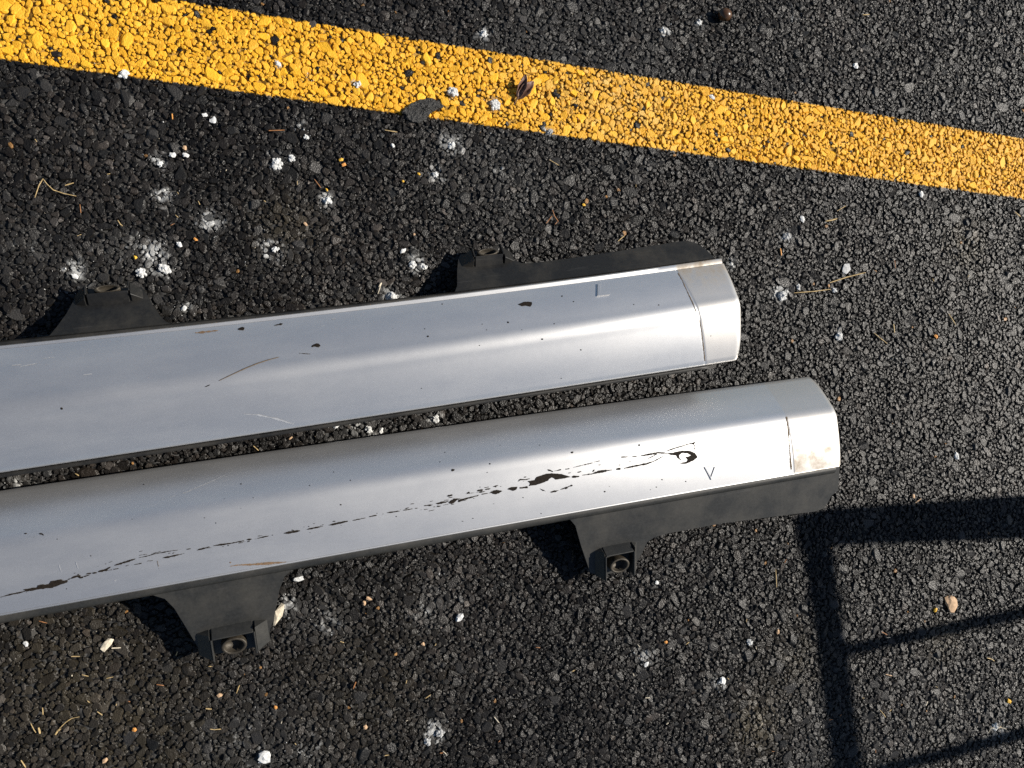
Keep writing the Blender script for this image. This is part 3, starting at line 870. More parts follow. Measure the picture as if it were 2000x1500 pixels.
# ---- wear on the lower skirt
ze = Z((820, 850), 3.5714)
for poly in ([(752, 320), (800, 312), (815, 290), (840, 282), (875, 270), (920, 265), (990, 270), (1020, 280), (1052, 292), (1000, 303), (945, 309), (935, 298), (918, 296), (900, 306), (898, 316), (860, 330), (800, 350), (760, 355), (770, 335)],
             [(683, 323), (700, 305), (740, 305), (770, 302), (745, 312), (700, 315)], [(610, 375), (640, 360), (682, 360), (670, 380), (650, 388), (620, 380)],
             [(695, 365), (750, 355), (755, 368), (700, 373)], [(480, 403), (520, 388), (545, 380), (575, 390), (550, 405), (530, 412), (500, 405)],
             [(265, 465), (270, 450), (340, 432), (415, 415), (400, 425), (330, 445), (270, 468)], [(200, 470), (215, 455), (240, 442), (290, 440), (260, 452), (235, 475), (210, 478)],
             [(110, 476), (140, 465), (205, 458), (180, 470), (130, 483)], [(835, 372), (855, 377), (878, 390), (858, 388)], [(908, 398), (940, 385), (970, 382), (950, 395), (920, 401)],
             [(1010, 372), (1025, 362), (1033, 368), (1018, 378)], [(1046, 352), (1060, 344), (1068, 350), (1055, 357)],
             [(1720, 128), (1780, 118), (1830, 108), (1880, 108), (1920, 125), (1938, 155), (1910, 175), (1880, 190), (1850, 201), (1808, 196), (1830, 190), (1860, 184), (1868, 170), (1850, 152), (1880, 148), (1892, 140), (1872, 128), (1830, 124), (1808, 140), (1812, 162), (1832, 178), (1800, 162), (1788, 140), (1755, 138)],
             [(218, 243), (228, 236), (242, 238), (238, 248), (224, 252)], [(1050, 122), (1062, 114), (1073, 118), (1062, 127)], [(1895, 55), (1920, 48), (1912, 66), (1903, 66)],
             [(328, 402), (345, 394), (350, 403), (335, 410)]):
    lo.blob(ze(poly), M['chip'], jag=.45)
for p, w, gp in (([(1132, 279), (1200, 270), (1245, 256), (1310, 246), (1340, 242)], 3.2, 0), ([(1370, 238), (1400, 233)], 2.6, 0), ([(1425, 231), (1500, 215), (1580, 200), (1640, 178), (1690, 150), (1725, 134)], 2.6, 0),
                 ([(1060, 291), (1112, 287)], 3, 0), ([(940, 250), (985, 240)], 2.2, 0), ([(1015, 238), (1045, 232)], 1.6, 0), ([(1070, 225), (1130, 210), (1205, 193)], 2, 0), ([(1215, 188), (1290, 172), (1390, 155)], 1.3, .3),
                 ([(1405, 153), (1455, 150)], 1.8, 0), ([(1480, 148), (1515, 147)], 1.4, 0), ([(1540, 145), (1600, 134), (1660, 122), (1725, 126)], 2.2, 0), ([(1700, 120), (1750, 100), (1830, 75), (1900, 55), (1948, 42)], 1.6, 0),
                 ([(1915, 66), (1916, 105)], 1, .2), ([(1545, 178), (1600, 160), (1640, 140)], 1.4, .1), ([(30, 492), (90, 486)], 2.2, 0), ([(115, 500), (145, 493)], 1.4, 0), ([(165, 488), (200, 480)], 1.4, 0), ([(0, 522), (60, 514)], 1, .3),
                 ([(190, 425), (228, 417)], 2.5, 0), ([(400, 388), (440, 380)], 2.6, 0), ([(455, 379), (492, 372)], 2, 0), ([(512, 360), (548, 349)], 2.2, 0), ([(980, 380), (1065, 348)], 1.5, .25), ([(892, 240), (930, 255)], 2.4, .2), ([(1205, 255), (1218, 240)], 1.5, 0), ([(430, 412), (475, 404)], 1.8, .3)):
    lo.ribbon(ze(p), w, M['chip'], gap=gp)
for x, y, r in ((488, 200, 6), (835, 70, 4), (1530, 70, 7), (720, 435, 4), (515, 478, 3), (1690, 310, 5), (1650, 362, 4), (1290, 393, 6), (1323, 358, 3), (847, 545, 4), (298, 600, 5), (370, 580, 5), (1855, 322, 4), (140, 187, 4), (560, 70, 3), (1608, 380, 3), (470, 260, 4), (175, 120, 3)):
    k = ze([(x, y)])[0]; r /= 3.57; e = random.uniform(.5, 1)
    lo.blob([(k[0] + r * math.cos(t), k[1] + r * e * math.sin(t)) for t in np.linspace(0, 6.28, 8)[:-1]], M['chip'], jag=.25)
zf = Z((0, 1040), 5.5556)
for poly in ([(250, 620), (320, 605), (400, 592), (410, 572), (440, 566), (530, 560), (550, 525), (600, 518), (660, 507), (690, 512), (668, 520), (737, 518), (725, 545), (640, 570), (560, 603), (500, 607), (435, 615), (350, 630), (290, 640), (270, 630)],
             [(765, 500), (790, 480), (840, 460), (880, 465), (872, 478), (910, 476), (900, 490), (870, 500), (842, 482), (790, 497)], [(1060, 428), (1095, 405), (1130, 400), (1175, 378), (1202, 368), (1195, 380), (1168, 400), (1185, 412), (1140, 420), (1080, 432)]):
    lo.blob(zf(poly), M['chip'], jag=.6)
for p, w, gp in (([(0, 703), (130, 668), (200, 655), (280, 635)], 1.9, 0), ([(735, 511), (762, 500)], 1.6, 0), ([(905, 480), (980, 458)], 1.6, 0), ([(935, 450), (990, 440)], 2.2, 0), ([(1000, 440), (1052, 436)], 2, 0),
                 ([(1180, 411), (1300, 386), (1400, 352)], 1.9, .1), ([(1245, 355), (1300, 340), (1420, 302), (1470, 285)], 2.2, 0), ([(1505, 275), (1600, 255), (1690, 230), (1750, 218), (1840, 202), (1930, 190)], 2.5, 0),
                 ([(1455, 350), (1540, 332)], 2, 0), ([(1595, 310), (1660, 305)], 2, 0), ([(1765, 276), (1830, 265), (1900, 250), (1960, 236), (2000, 226)], 2.2, 0), ([(265, 12), (292, 10)], 1.8, 0), ([(345, 52), (380, 50)], 1.2, 0), ([(425, 14), (460, 16), (474, 32)], 2, 0)):
    lo.ribbon(zf(p), w, M['chip'], gap=gp)
lo.ribbon(zf([(1693, 262), (1712, 330), (1726, 395)]), 1.8, M['grime'], 'grime_line', gap=.2)
lo.ribbon(zf([(640, 350), (665, 430)]), 1.3, M['scuff'], 'pale_scuff'); lo.ribbon(zf([(820, 310), (848, 390)]), 1.5, M['scuff'], 'pale_scuff')
lo.ribbon(zf([(1236, 516), (1245, 528), (1264, 516)]), 2.2, M['scuff'], 'pale_scuff')
zg = Z((0, 900), 2.8571)
for p, w, gp in (([(1100, 498), (1170, 480)], 2.2, .1), ([(1190, 474), (1290, 460), (1362, 446)], 2.8, 0), ([(1378, 441), (1405, 436)], 1.8, 0), ([(1435, 432), (1530, 413), (1556, 408)], 1.8, .12), ([(1585, 405), (1675, 390)], 2.6, 0),
                 ([(1712, 383), (1802, 365)], 1.9, .1), ([(1834, 360), (1942, 336)], 2.2, .05), ([(1968, 333), (2040, 318)], 1.4, .2), ([(2060, 312), (2140, 296)], 1.6, .25), ([(2160, 290), (2230, 280)], 1.6, .3), ([(2250, 276), (2340, 262)], 1.5, .3), ([(1040, 494), (1085, 488)], 1.5, .2)):
    lo.ribbon(zg(p), w, M['chip'], gap=gp)
lo.ribbon(zg([(1282, 588), (1330, 581), (1400, 579), (1500, 572), (1612, 563)]), 4.2, M['brown'], 'brown_scuff')
lo.ribbon(zg([(1280, 568), (1305, 566)]), 2.5, M['brown'], 'brown_scuff', gap=.3)
lo.ribbon(zg([(900, 218), (1050, 170), (1200, 105), (1300, 55)]), 1.0, M['scuff'], 'pale_scuff', gap=.1)
for x, y, r in ((507, 530, 3.5), (320, 437, 3), (140, 407, 4), (1345, 130, 5), (1142, 318, 3.5), (1205, 347, 3), (1345, 265, 3), (1862, 63, 3), (1728, 138, 3.5), (372, 714, 3), (803, 133, 3), (1902, 245, 5), (1955, 109, 3), (738, 326, 2.5), (1413, 207, 3), (1252, 211, 3)):
    k = zg([(x, y)])[0]; r /= 2.857; e = random.uniform(.5, 1)
    lo.blob([(k[0] + r * math.cos(t), k[1] + r * e * math.sin(t)) for t in np.linspace(0, 6.28, 8)[:-1]], M['chip'], jag=.25)
# loose flecks strung along the scrape
_path = [(20, 1163), (110, 1136), (250, 1088), (340, 1076), (470, 1060), (600, 1034), (700, 1015), (830, 985), (930, 963), (1030, 938), (1150, 922), (1290, 890)]
for q in range(85):
    k = random.randrange(len(_path) - 1); f = random.random(); a, b = _path[k], _path[k + 1]
    u, v = a[0] + (b[0] - a[0]) * f, a[1] + (b[1] - a[1]) * f + random.gauss(0, 4.5 if k < 6 else 7)
    L = random.expovariate(1 / 4.5) + 1.5
    lo.ribbon([(u, v), (u + L, v - L * random.uniform(.1, .35))], random.uniform(.6, 1.3), M['chip'])
zh = Z((1480, 720), 5)
lo.ribbon(zh([(279, 470), (298, 600), (313, 780), (320, 900), (328, 985)]), 2.8, M['grime'], 'grime_line', taper=False)

# ------------------------------------------------------------------ small litter
def lump(name, u, v, size_px, mat, label, cat, group=None, flat=0.6, elong=1.0, rot=None, rough=0.28, sub=2):
    """one irregular angular lump resting on the stones"""
    p = at(u, v)
    b, f = {1: ICO1, 2: ICO2, 3: ICO3}[sub]
    r = size_px * 0.00066 * 0.5 * (p - CAM_C).length / 1.08
    q = b.copy()
    ax = rng.standard_normal((7, 3)); ax /= np.linalg.norm(ax, axis=1, keepdims=True)
    k = np.ones(len(q))
    for a in ax: k += rough * 0.8 * np.maximum(0, q @ a - 0.45) * rng.choice([-1.0, 1.2])
    k *= 1 + rough * 0.35 * rng.standard_normal(len(q))
    if sub == 3: k *= 0.72 + 0.55 * rng.random(len(q))
    q = q * k.clip(.40, 1.7)[:, None]
    q *= np.array([elong, 1 / math.sqrt(elong), flat])
    a = rng.uniform(0, 6.28) if rot is None else rot
    c, s_ = math.cos(a), math.sin(a)
    q = np.stack([q[:, 0] * c - q[:, 1] * s_, q[:, 0] * s_ + q[:, 1] * c, q[:, 2]], 1) * r
    q[:, 2] -= q[:, 2].min() + 0.22 * r * flat + 0.0004
    o = mesh_obj(name, q, [tuple(map(int, t)) for t in f], mat)
    o.location = (p.x, p.y, 0)
    return tag(o, label, cat, group)

def clump(name, u, v, size_px, mat, label, cat, group):
    """crumbly crust of fused granules"""
    p = at(u, v); r = size_px * 0.00066 * 0.5 * (p - CAM_C).length / 1.08
    V, F = [], []
    n = int(10 + size_px * 0.9)
    el = rng.uniform(.65, 1.0); a = rng.uniform(0, 3.14)
    for k in range(n):
        g_ = rng.uniform(.16, .34) * r * (1.25 if k < 4 else 1)
        d = r * 0.82 * math.sqrt(k / n) ; t = k * 2.4 + rng.uniform(-.5, .5)
        x, y = d * math.cos(t), d * el * math.sin(t)
        x, y = x * math.cos(a) - y * math.sin(a), x * math.sin(a) + y * math.cos(a)
        z = g_ * .5 + max(0, (r - d)) * 0.34 * rng.random()
        q = ICO1[0] * (1 + .22 * rng.standard_normal((12, 1))) * g_ + np.array([x, y, z])
        F += [tuple(int(i_) + len(V) for i_ in f) for f in ICO1[1]]
        V += [tuple(c) for c in q]
    o = mesh_obj(name, V, F, mat)
    md = o.modifiers.new('fuse', 'REMESH'); md.mode = 'VOXEL'; md.voxel_size = max(0.00042, r * 0.07); md.use_smooth_shade = False
    dg = bpy.context.evaluated_depsgraph_get()
    me = bpy.data.meshes.new_from_object(o.evaluated_get(dg))
    o.modifiers.clear(); o.data = me
    if not me.materials: me.materials.append(mat)
    co = np.empty(len(me.vertices) * 3, np.float32); me.vertices.foreach_get('co', co)
    co += (rng.standard_normal(co.shape) * r * 0.022).astype(np.float32); me.vertices.foreach_set('co', co); me.shade_flat()
    o.location = (p.x, p.y, -0.0006)
    return tag(o, label, cat, group)

SALT = [(541, 320, 24, 3, 'white salt clump below the yellow line, the larger of two touching clumps'),
        (570, 309, 15, 2, 'small white salt clump just right of the largest clump below the yellow line'),
        (598, 268, 13, 2, 'pale yellowish white pebble above the two touching salt clumps'),
        (640, 392, 19, 3, 'white salt clump midway between yellow line and upper skirt, yellow crumb above it'),
        (322, 526, 24, 2, 'chunky cream white salt lump above the upper left tab, right of its twin'),
        (276, 533, 20, 2, 'chunky white salt lump directly above the upper left tab sleeve'),
        (148, 540, 12, 1, 'small angular white chip left of the two salt lumps by the upper left tab'),
        (350, 478, 10, 1, 'small white salt crumb above the two chunky salt lumps'),
        (417, 236, 13, 1, 'flat white chip lying just under the yellow line at left'),
        (400, 225, 9, 1, 'tiny white crumb beside the flat white chip under the yellow line'),
        (338, 303, 11, 1, 'white crumb of a close pair left of the salt clumps'),
        (362, 304, 10, 1, 'right-hand white crumb of the close pair at left'),
        (313, 320, 12, 2, 'white powdery crumb below the close pair of crumbs'),
        (242, 145, 20, 2, 'glassy white crystal lump on the lower edge of the yellow line'),
        (885, 180, 22, 3, 'white salt clump on the yellow line right of the dark flake'),
        (966, 205, 24, 3, 'white salt clump on the yellow line below the brown leaf'),
        (698, 165, 15, 3, 'white salt clump on the yellow line left of the dark flake'),
        (543, 124, 13, 2, 'leftmost white salt clump in the middle of the yellow line'),
        (1074, 257, 14, 2, 'pale salt crust at the lower edge of the yellow line below the leaf'),
        (945, 66, 16, 2, 'white salt clump above the yellow line near the top edge'),
        (1295, 60, 14, 2, 'white salt clump above the line left of the acorn'),
        (1366, 44, 13, 2, 'small white salt clump touching distance left of the acorn'),
        (1390, 189, 11, 1, 'small white salt spot on the upper edge of the yellow line at right'),
        (882, 284, 18, 3, 'white salt streak clump just below the yellow line beneath the dark flake'),
        (767, 284, 10, 2, 'small white crumb below the dark flake'),
        (850, 341, 13, 2, 'white crumb cluster beneath the salt streak, above the upper right tab'),
        (806, 517, 17, 3, 'white salt crust left of the upper right tab, main piece'),
        (828, 521, 16, 3, 'white salt crust left of the upper right tab, piece nearest the tab'),
        (787, 490, 9, 1, 'tiny white crumb above the salt crust left of the upper right tab'),
        (766, 580, 22, 3, 'white salt clump touching the top edge of the upper skirt'),
        (538, 487, 15, 2, 'white salt patch clump in the asphalt above the middle of upper skirt'),
        (360, 602, 10, 1, 'small white chip just right of the upper left tab'),
        (1527, 578, 22, 3, 'grainy white salt clump right of the upper skirt end'),
        (1559, 560, 13, 2, 'rounded white crumb right of the grainy clump by the upper skirt end'),
        (1536, 462, 18, 3, 'greyish salt crust above and right of the upper skirt end'),
        (1630, 567, 12, 2, 'white crumb below the long straw at right'),
        (1638, 657, 18, 2, 'cream white lump between the two skirt ends at right'),
        (1567, 426, 12, 1, 'small grey white chip below the yellow line, above the salt crust at right'),
        (1670, 129, 11, 1, 'lone white chip above the yellow line at right'),
        (1798, 379, 11, 1, 'white chip at the lower edge of the yellow line near the right'),
        (655, 831, 15, 2, 'leftmost white salt lump in the gap between the skirts'),
        (720, 838, 18, 3, 'middle white salt lump in the gap between the skirts'),
        (745, 841, 12, 2, 'small white salt lump right beside the middle one in the gap'),
        (852, 818, 18, 3, 'rightmost white salt lump in the gap between the skirts'),
        (897, 1207, 16, 1, 'bright white pebble below the middle of the lower skirt'),
        (585, 1130, 12, 1, 'white chip just right of the lower left tab base'),
        (860, 1432, 18, 2, 'pale salt lump near the bottom edge, right piece'),
        (835, 1449, 17, 2, 'pale salt lump near the bottom edge, left piece'),
        (517, 1479, 22, 1, 'large white angular chip near the bottom edge at left'),
        (1262, 1298, 10, 1, 'small white chip below the lower right tab'),
        (1464, 1254, 14, 3, 'grainy white clump left of the long railing shadow'),
        (1411, 1330, 12, 1, 'white chip below left of the grainy clump beside the railing shadow'),
        (1283, 1138, 9, 1, 'tiny white chip right of the lower right tab'),
        (1867, 888, 10, 1, 'small tan white pebble right of the lower skirt end'),
        (51, 1257, 9, 1, 'small white seed at far left below the lower skirt'),
        (1943, 1419, 14, 2, 'white papery bit near the lower right corner')]
for u, v, sz, sub, lab in SALT:
    grey = 'grey' in lab or 'pale' in lab and 'yellowish' not in lab
    if sub > 1: clump('salt_clump', u, v, sz, M['salt_grey'] if grey else M['salt'], lab, 'salt', 'white salt bits on the asphalt')
    else: lump('white_chip', u, v, sz * .85, M['salt'], lab, 'chip', 'white salt bits on the asphalt', flat=0.4, elong=rng.uniform(1.0, 1.5), rough=0.5, sub=2)
# fine grit nobody could count: salt grains round the white patches, pale grit everywhere
def grains(name, pts, sizes, mat, label, cat):
    tet = np.array([(1, 0, -.5), (-.5, .87, -.5), (-.5, -.87, -.5), (.2, .1, 1.0), (-.3, -.2, .7)]); tf = np.array([(0, 1, 3), (1, 2, 4), (2, 0, 3), (1, 4, 3), (2, 3, 4)])
    n = len(pts); v = np.repeat(tet[None], n, 0) * (1 + .3 * rng.standard_normal((n, 5, 1)))
    a = rng.uniform(0, 6.28, n); c, q = np.cos(a)[:, None], np.sin(a)[:, None]
    v = np.stack([v[..., 0] * c - v[..., 1] * q, v[..., 0] * q + v[..., 1] * c, v[..., 2]], -1) * sizes[:, None, None]
    v[..., :2] += pts[:, None, :]; v[..., 2] += rng.uniform(-.0022, .0008, n)[:, None]
    f = tf[None] + (np.arange(n) * 5)[:, None, None]
    o = mesh_obj(name, v.reshape(-1, 3), [tuple(t) for t in f.reshape(-1, 3).tolist()], mat)
    tag(o, label, cat, kind='stuff')
pp, ss = [], []
for p, r, st in _DU:
    n = int(st * min(r, .04) / 0.00066 * 2.2)
    pp.append(np.stack([rng.normal(p.x, r * .62, n), rng.normal(p.y, r * .62, n)], 1)); ss.append(rng.exponential(.00022, n) + .00028)
grains('salt_grains', np.concatenate(pp), np.concatenate(ss).clip(0, .0013), M['salt'], 'fine white salt grains scattered in patches over the asphalt', 'salt')
n = 1300
grains('pale_grit', np.stack([rng.uniform(X0, X1, n), rng.uniform(Y0, Y1, n)], 1), (rng.exponential(.0002, n) + .00025).clip(0, .0011), M['cream'], 'fine pale grit sprinkled all over the asphalt', 'grit')
# translucent flake, wood splinter, tan chip
lump('pale_flake', 1652, 525, 20, M['salt_grey'], 'flat pale grey flake above the long straw at right', 'flake', flat=0.22, elong=1.25, rot=1.0, rough=.12, sub=1)
lump('wood_splinter', 541, 1207, 23, M['cream'], 'cream wood splinter lying against the right side of the lower left tab', 'splinter', flat=0.3, elong=2.3, rot=R(62), rough=.6, sub=1)
lump('tan_chip', 1855, 1180, 24, M['tan'], 'large tan stone chip between the railing shadows', 'chip', flat=0.3, elong=1.25, rot=R(105), rough=.3, sub=2)
lump('pale_bark_chip', 208, 1259, 20, M['cream'], 'pale bark chip with a short straw beside it, below the lower skirt at left', 'chip', flat=.3, elong=1.5, rot=R(55), sub=1)

ORANGE = [(672, 322, 10, 'orange', 'rust orange crumb above the middle of upper skirt'), (666, 312, 9, 'yellow_crumb', 'yellow crumb touching the rust orange crumb'),
          (638, 371, 7, 'yellow_crumb', 'yellow crumb just above a white salt clump'), (818, 340, 7, 'yellow_crumb', 'yellow crumb left of a white crumb cluster'),
          (1140, 400, 8, 'yellow_crumb', 'yellow crumb between yellow line and the letter L'), (597, 438, 9, 'tan', 'tan crumb above the middle of upper skirt'),
          (720, 1169, 11, 'tan', 'tan crumb of a pair below the lower skirt, right one'), (711, 1178, 10, 'tan', 'tan crumb of a pair below the lower skirt, left one'),
          (264, 503, 8, 'yellow_crumb', 'yellow crumb left of the chunky salt lumps'), (361, 289, 10, 'tan', 'peach crumb above the close pair of white crumbs'),
          (382, 468, 8, 'orange', 'pink orange crumb above right of the chunky salt lumps'), (429, 1358, 11, 'tan', 'tan crumb below the lower left tab'),
          (713, 1420, 11, 'tan', 'tan crumb near the bottom edge left of the pale salt lumps'), (538, 1381, 9, 'orange', 'orange crumb near the bottom edge below the lower left tab'),
          (827, 258, 0, '', ''), (1300, 1254, 8, 'orange', 'orange cube-like crumb below the lower right tab'), (1518, 1234, 10, 'tan', 'round tan pebble beside the railing shadow'),
          (1826, 1191, 9, 'yellow_crumb', 'yellow speck left of the large tan chip'), (826, 1258, 9, 'tan', 'cream crumb below the bright white pebble'),
          (1826, 657, 10, 'orange', 'brown orange husk far right of the skirts'), (809, 458, 7, 'tan', 'pale tan crumb above the upper right tab at left'),
          (1783, 969, 9, 'tan', 'tan crumb above the wide railing shadow'), (787, 354, 6, 'yellow_crumb', 'small yellow crumb below left of a white crumb cluster'),
          (1970, 1369, 10, 'yellow_crumb', 'yellow speck at the right edge near the bottom corner'), (206, 1484, 10, 'tan', 'tan fragment at the bottom edge far left'), (263, 1424, 10, 'orange', 'orange fragment near the bottom edge at left')]
for u, v, sz, mk, lab in ORANGE:
    if sz: lump('crumb', u, v, sz * .82, M[mk], lab, 'crumb', 'coloured crumbs on the asphalt', flat=.6, elong=rng.uniform(1, 1.4), sub=1)

def straw(name, pts_px, wid_px, mat, label, cat, group=None, lift=0.0014, surf=None):
    P = []
    for a, b in zip(pts_px, pts_px[1:]):
        for t in (0, .34, .67): P.append((a[0] + (b[0] - a[0]) * t, a[1] + (b[1] - a[1]) * t))
    P.append(pts_px[-1])
    W = []
    for u, v in P:
        if surf:
            h = surf.hit(u, v, wid_px * 0.00066 * .5); W.append(surf.root.matrix_world @ h)
        else:
            W.append(at(u, v, lift + random.uniform(-.0003, .0006)))
    cen = sum(W, Vector()) / len(W); cen.z = min(w.z for w in W)
    seg = 5; V, F = [], []
    for i, w in enumerate(W):
        d = (W[min(i + 1, len(W) - 1)] - W[max(i - 1, 0)]).normalized()
        s1 = d.cross(Vector((0, 0, 1))).normalized(); s2 = s1.cross(d)
        r = wid_px * 0.00066 * .5 * (0.55 + 0.45 * math.sin(math.pi * (i + .6) / (len(W) + .2))) * random.uniform(.85, 1.15)
        for k in range(seg):
            a = 2 * math.pi * k / seg
            V.append(w + s1 * (r * math.cos(a)) + s2 * (r * .7 * math.sin(a)) - cen)
    for i in range(len(W) - 1):
        for k in range(seg):
            F.append((i * seg + k, i * seg + (k + 1) % seg, (i + 1) * seg + (k + 1) % seg, (i + 1) * seg + k))
    F += [tuple(range(seg))[::-1], tuple((len(W) - 1) * seg + k for k in range(seg))]
    o = mesh_obj(name, V, F, mat)
    o.location = cen
    return tag(o, label, cat, group)

GS = 'dry straws and needles on the asphalt'
STRAWS = [([(68, 386), (76, 362), (84, 349), (92, 360), (104, 371), (125, 378), (149, 383)], 1.9, 'straw', 'long bent straw lying on the asphalt at the left edge'),
          ([(127, 362), (144, 357)], 2.0, 'straw', 'short straw right of the bent straw at left'), ([(156, 399), (158, 416)], 1.8, 'straw_red', 'short upright needle below the bent straw at left'),
          ([(336, 222), (337, 233)], 3.2, 'orange', 'orange bark sliver below the yellow line at left'), ([(525, 255), (556, 254)], 2.0, 'straw_red', 'straight rusty needle left of the powdery stain below the line'),
          ([(752, 254), (776, 258)], 1.9, 'straw', 'straw just below left of the dark flake'), ([(230, 430), (235, 438), (239, 441)], 2.4, 'straw', 'short curved straw above the upper left tab'),
          ([(614, 350), (620, 358), (627, 367)], 1.8, 'straw_red', 'rusty needle left above a salt clump'), ([(740, 560), (745, 552), (738, 574)], 2.4, 'cream', 'forked pale husk above the upper skirt edge'),
          ([(1621, 552), (1655, 541), (1691, 532)], 2.4, 'straw', 'long orange straw right of the skirts, upper of two'), ([(1551, 572), (1590, 569), (1622, 565)], 2.0, 'straw', 'long pale straw right of the skirts, lower of two'),
          ([(1612, 432), (1624, 430), (1635, 427)], 3.2, 'straw', 'thick straw bit above the skirts at right'), ([(1635, 412), (1652, 402)], 1.6, 'straw', 'thin straw above the thick straw bit at right'),
          ([(1524, 485), (1526, 499)], 4.0, 'orange', 'orange wood bit on the grey salt crust at right'), ([(1707, 650), (1720, 661), (1733, 671)], 1.9, 'straw', 'thin slanted straw right of the cream white lump'),
          ([(1745, 633), (1747, 650)], 3.4, 'straw', 'stubby straw standing above the slanted one'), ([(1853, 613), (1860, 624), (1867, 635)], 2.4, 'straw', 'yellow straw far right beyond the skirt ends'),
          ([(1982, 414), (1993, 423)], 2.8, 'straw', 'short straw at the right edge under the yellow line'), ([(1747, 508), (1749, 524)], 2.2, 'straw_red', 'rusty needle bit right of the long straws'),
          ([(1685, 29), (1698, 28)], 2.2, 'straw', 'pale straw near the top edge at right'), ([(1079, 410), (1083, 422), (1090, 432), (1084, 438)], 2.0, 'straw_red', 'rusty forked needle above the letter L'),
          ([(1067, 436), (1078, 422)], 1.6, 'straw_red', 'small needle leaning left of the forked one'), ([(1207, 471), (1220, 460)], 2.0, 'straw', 'straw just above the upper skirt flange'),
          ([(1073, 312), (1092, 323)], 1.6, 'straw', 'thin straw below the yellow line near the middle'), ([(1515, 1112), (1516, 1130), (1517, 1147)], 2.0, 'straw', 'upright straw left of the railing shadow'),
          ([(218, 1266), (236, 1265)], 2.4, 'cream', 'short pale straw beside the bark chip'), ([(75, 1421), (78, 1433)], 4.0, 'straw', 'stubby yellow straw near the bottom left corner'),
          ([(60, 1413), (66, 1425), (70, 1431)], 1.8, 'straw', 'thin curved straw left of the stubby one'), ([(108, 1435), (113, 1427), (118, 1424)], 3.2, 'straw', 'thicker end of a broken straw near the bottom left'),
          ([(116, 1423), (128, 1411), (140, 1403), (155, 1400)], 1.5, 'straw', 'long thin straw at bottom left above the stubby one'), ([(41, 1485), (50, 1499)], 2.6, 'straw', 'straw cut by the bottom edge at far left'),
          ([(83, 1382), (84, 1396)], 2.0, 'straw', 'small straw above the stubby straw at bottom left'), ([(410, 1424), (418, 1425), (432, 1424)], 1.9, 'straw', 'curved straw below the lower left tab'),
          ([(462, 1354), (466, 1342), (468, 1338)], 1.7, 'straw', 'small curled straw below the lower left tab sleeve'), ([(402, 1384), (413, 1385)], 3.0, 'straw', 'short flat straw below the lower left tab'),
          ([(306, 1337), (320, 1339)], 2.0, 'straw_red', 'rusty needle below the black tab shadow'), ([(190, 1390), (200, 1397)], 1.8, 'straw', 'short straw midway below the lower skirt at left'),
          ([(160, 1318), (173, 1321)], 1.8, 'straw', 'pale straw above the curved one at left'), ([(208, 1325), (221, 1322)], 1.6, 'straw', 'faint straw below the bark chip'),
          ([(139, 1282), (156, 1282)], 1.7, 'straw', 'straw left of the bark chip'), ([(690, 1345), (695, 1332)], 2.6, 'straw_red', 'rusty sliver below the lower skirt, left of centre'),
          ([(831, 1364), (841, 1357)], 2.0, 'straw', 'straw above the pale salt lumps'), ([(965, 1400), (975, 1412)], 1.9, 'cream', 'pale straw right of the pale salt lumps'),
          ([(865, 1467), (873, 1474)], 1.5, 'cream', 'thin straw below the pale salt lumps'), ([(1812, 1370), (1808, 1378)], 3.0, 'cream', 'pale splinter between the railing shadows'),
          ([(1719, 1387), (1725, 1394), (1730, 1401)], 1.9, 'straw', 'thin straw right of the long railing shadow'), ([(1928, 1285), (1936, 1287), (1942, 1291)], 2.6, 'straw', 'pale straw below the thin railing shadow at right'),
          ([(1930, 1432), (1936, 1422), (1955, 1421), (1966, 1424)], 1.5, 'cream', 'bent pale straw in the lower right corner'), ([(1722, 1234), (1733, 1240)], 2.4, 'straw_red', 'rusty bit just above the thin railing shadow'),
          ([(1788, 982), (1799, 974)], 3.2, 'tan', 'tan splinter above the wide railing shadow'), ([(1730, 1317), (1742, 1320)], 2.2, 'tan', 'tan splinter below the thin railing shadow'),
          ([(480, 900), (494, 893)], 0, '', ''), ([(147, 925), (154, 929)], 2.4, 'straw', 'tan straw in the gap between the skirts at left'), ([(565, 858), (571, 853)], 3.2, 'tan', 'tan sliver in the gap between the skirts'),
          ([(495, 871), (505, 880)], 2.2, 'straw', 'straw in the gap between the skirts, left of the white lumps'), ([(76, 1213), (92, 1217)], 1.8, 'straw_red', 'rusty needle below the lower skirt edge at left')]
for p, w, mk, lab in STRAWS:
    if w: straw('straw', p, w, M[mk], lab, 'straw', GS)
# faint unremarkable bits share a label
for k in range(70):
    u, v = random.uniform(20, 1980), random.choice((random.uniform(220, 560), random.uniform(1230, 1490), random.uniform(1000, 1490)))
    if v < 560 and (u < 1450 and v > 660 - .13 * u - 120): continue
    if 1000 < v < 1300 and u < 1680 and v < 1330 - .18 * u: continue
    if v < 260 + .14 * u - 90 and v < 420: continue
    if 960 < v < 1070 and u > 1500: continue
    a = random.uniform(0, 3.14); L = random.uniform(4, 9)
    straw('straw_bit', [(u, v), (u + L * math.cos(a), v + L * math.sin(a))], random.uniform(1.2, 2.0), M[random.choice(('straw', 'straw', 'straw_red', 'cream'))], 'tiny loose straw bit caught between the asphalt stones', 'straw', 'tiny straw bits')

# twig lying on the upper skirt
tw = straw('twig', za([(1190, 676), (1240, 652), (1300, 624), (1350, 602), (1400, 582), (1455, 564), (1512, 549)]), 1.7, M['twig'], 'thin curved twig lying on the left half of the upper silver skirt', 'twig', surf=up)

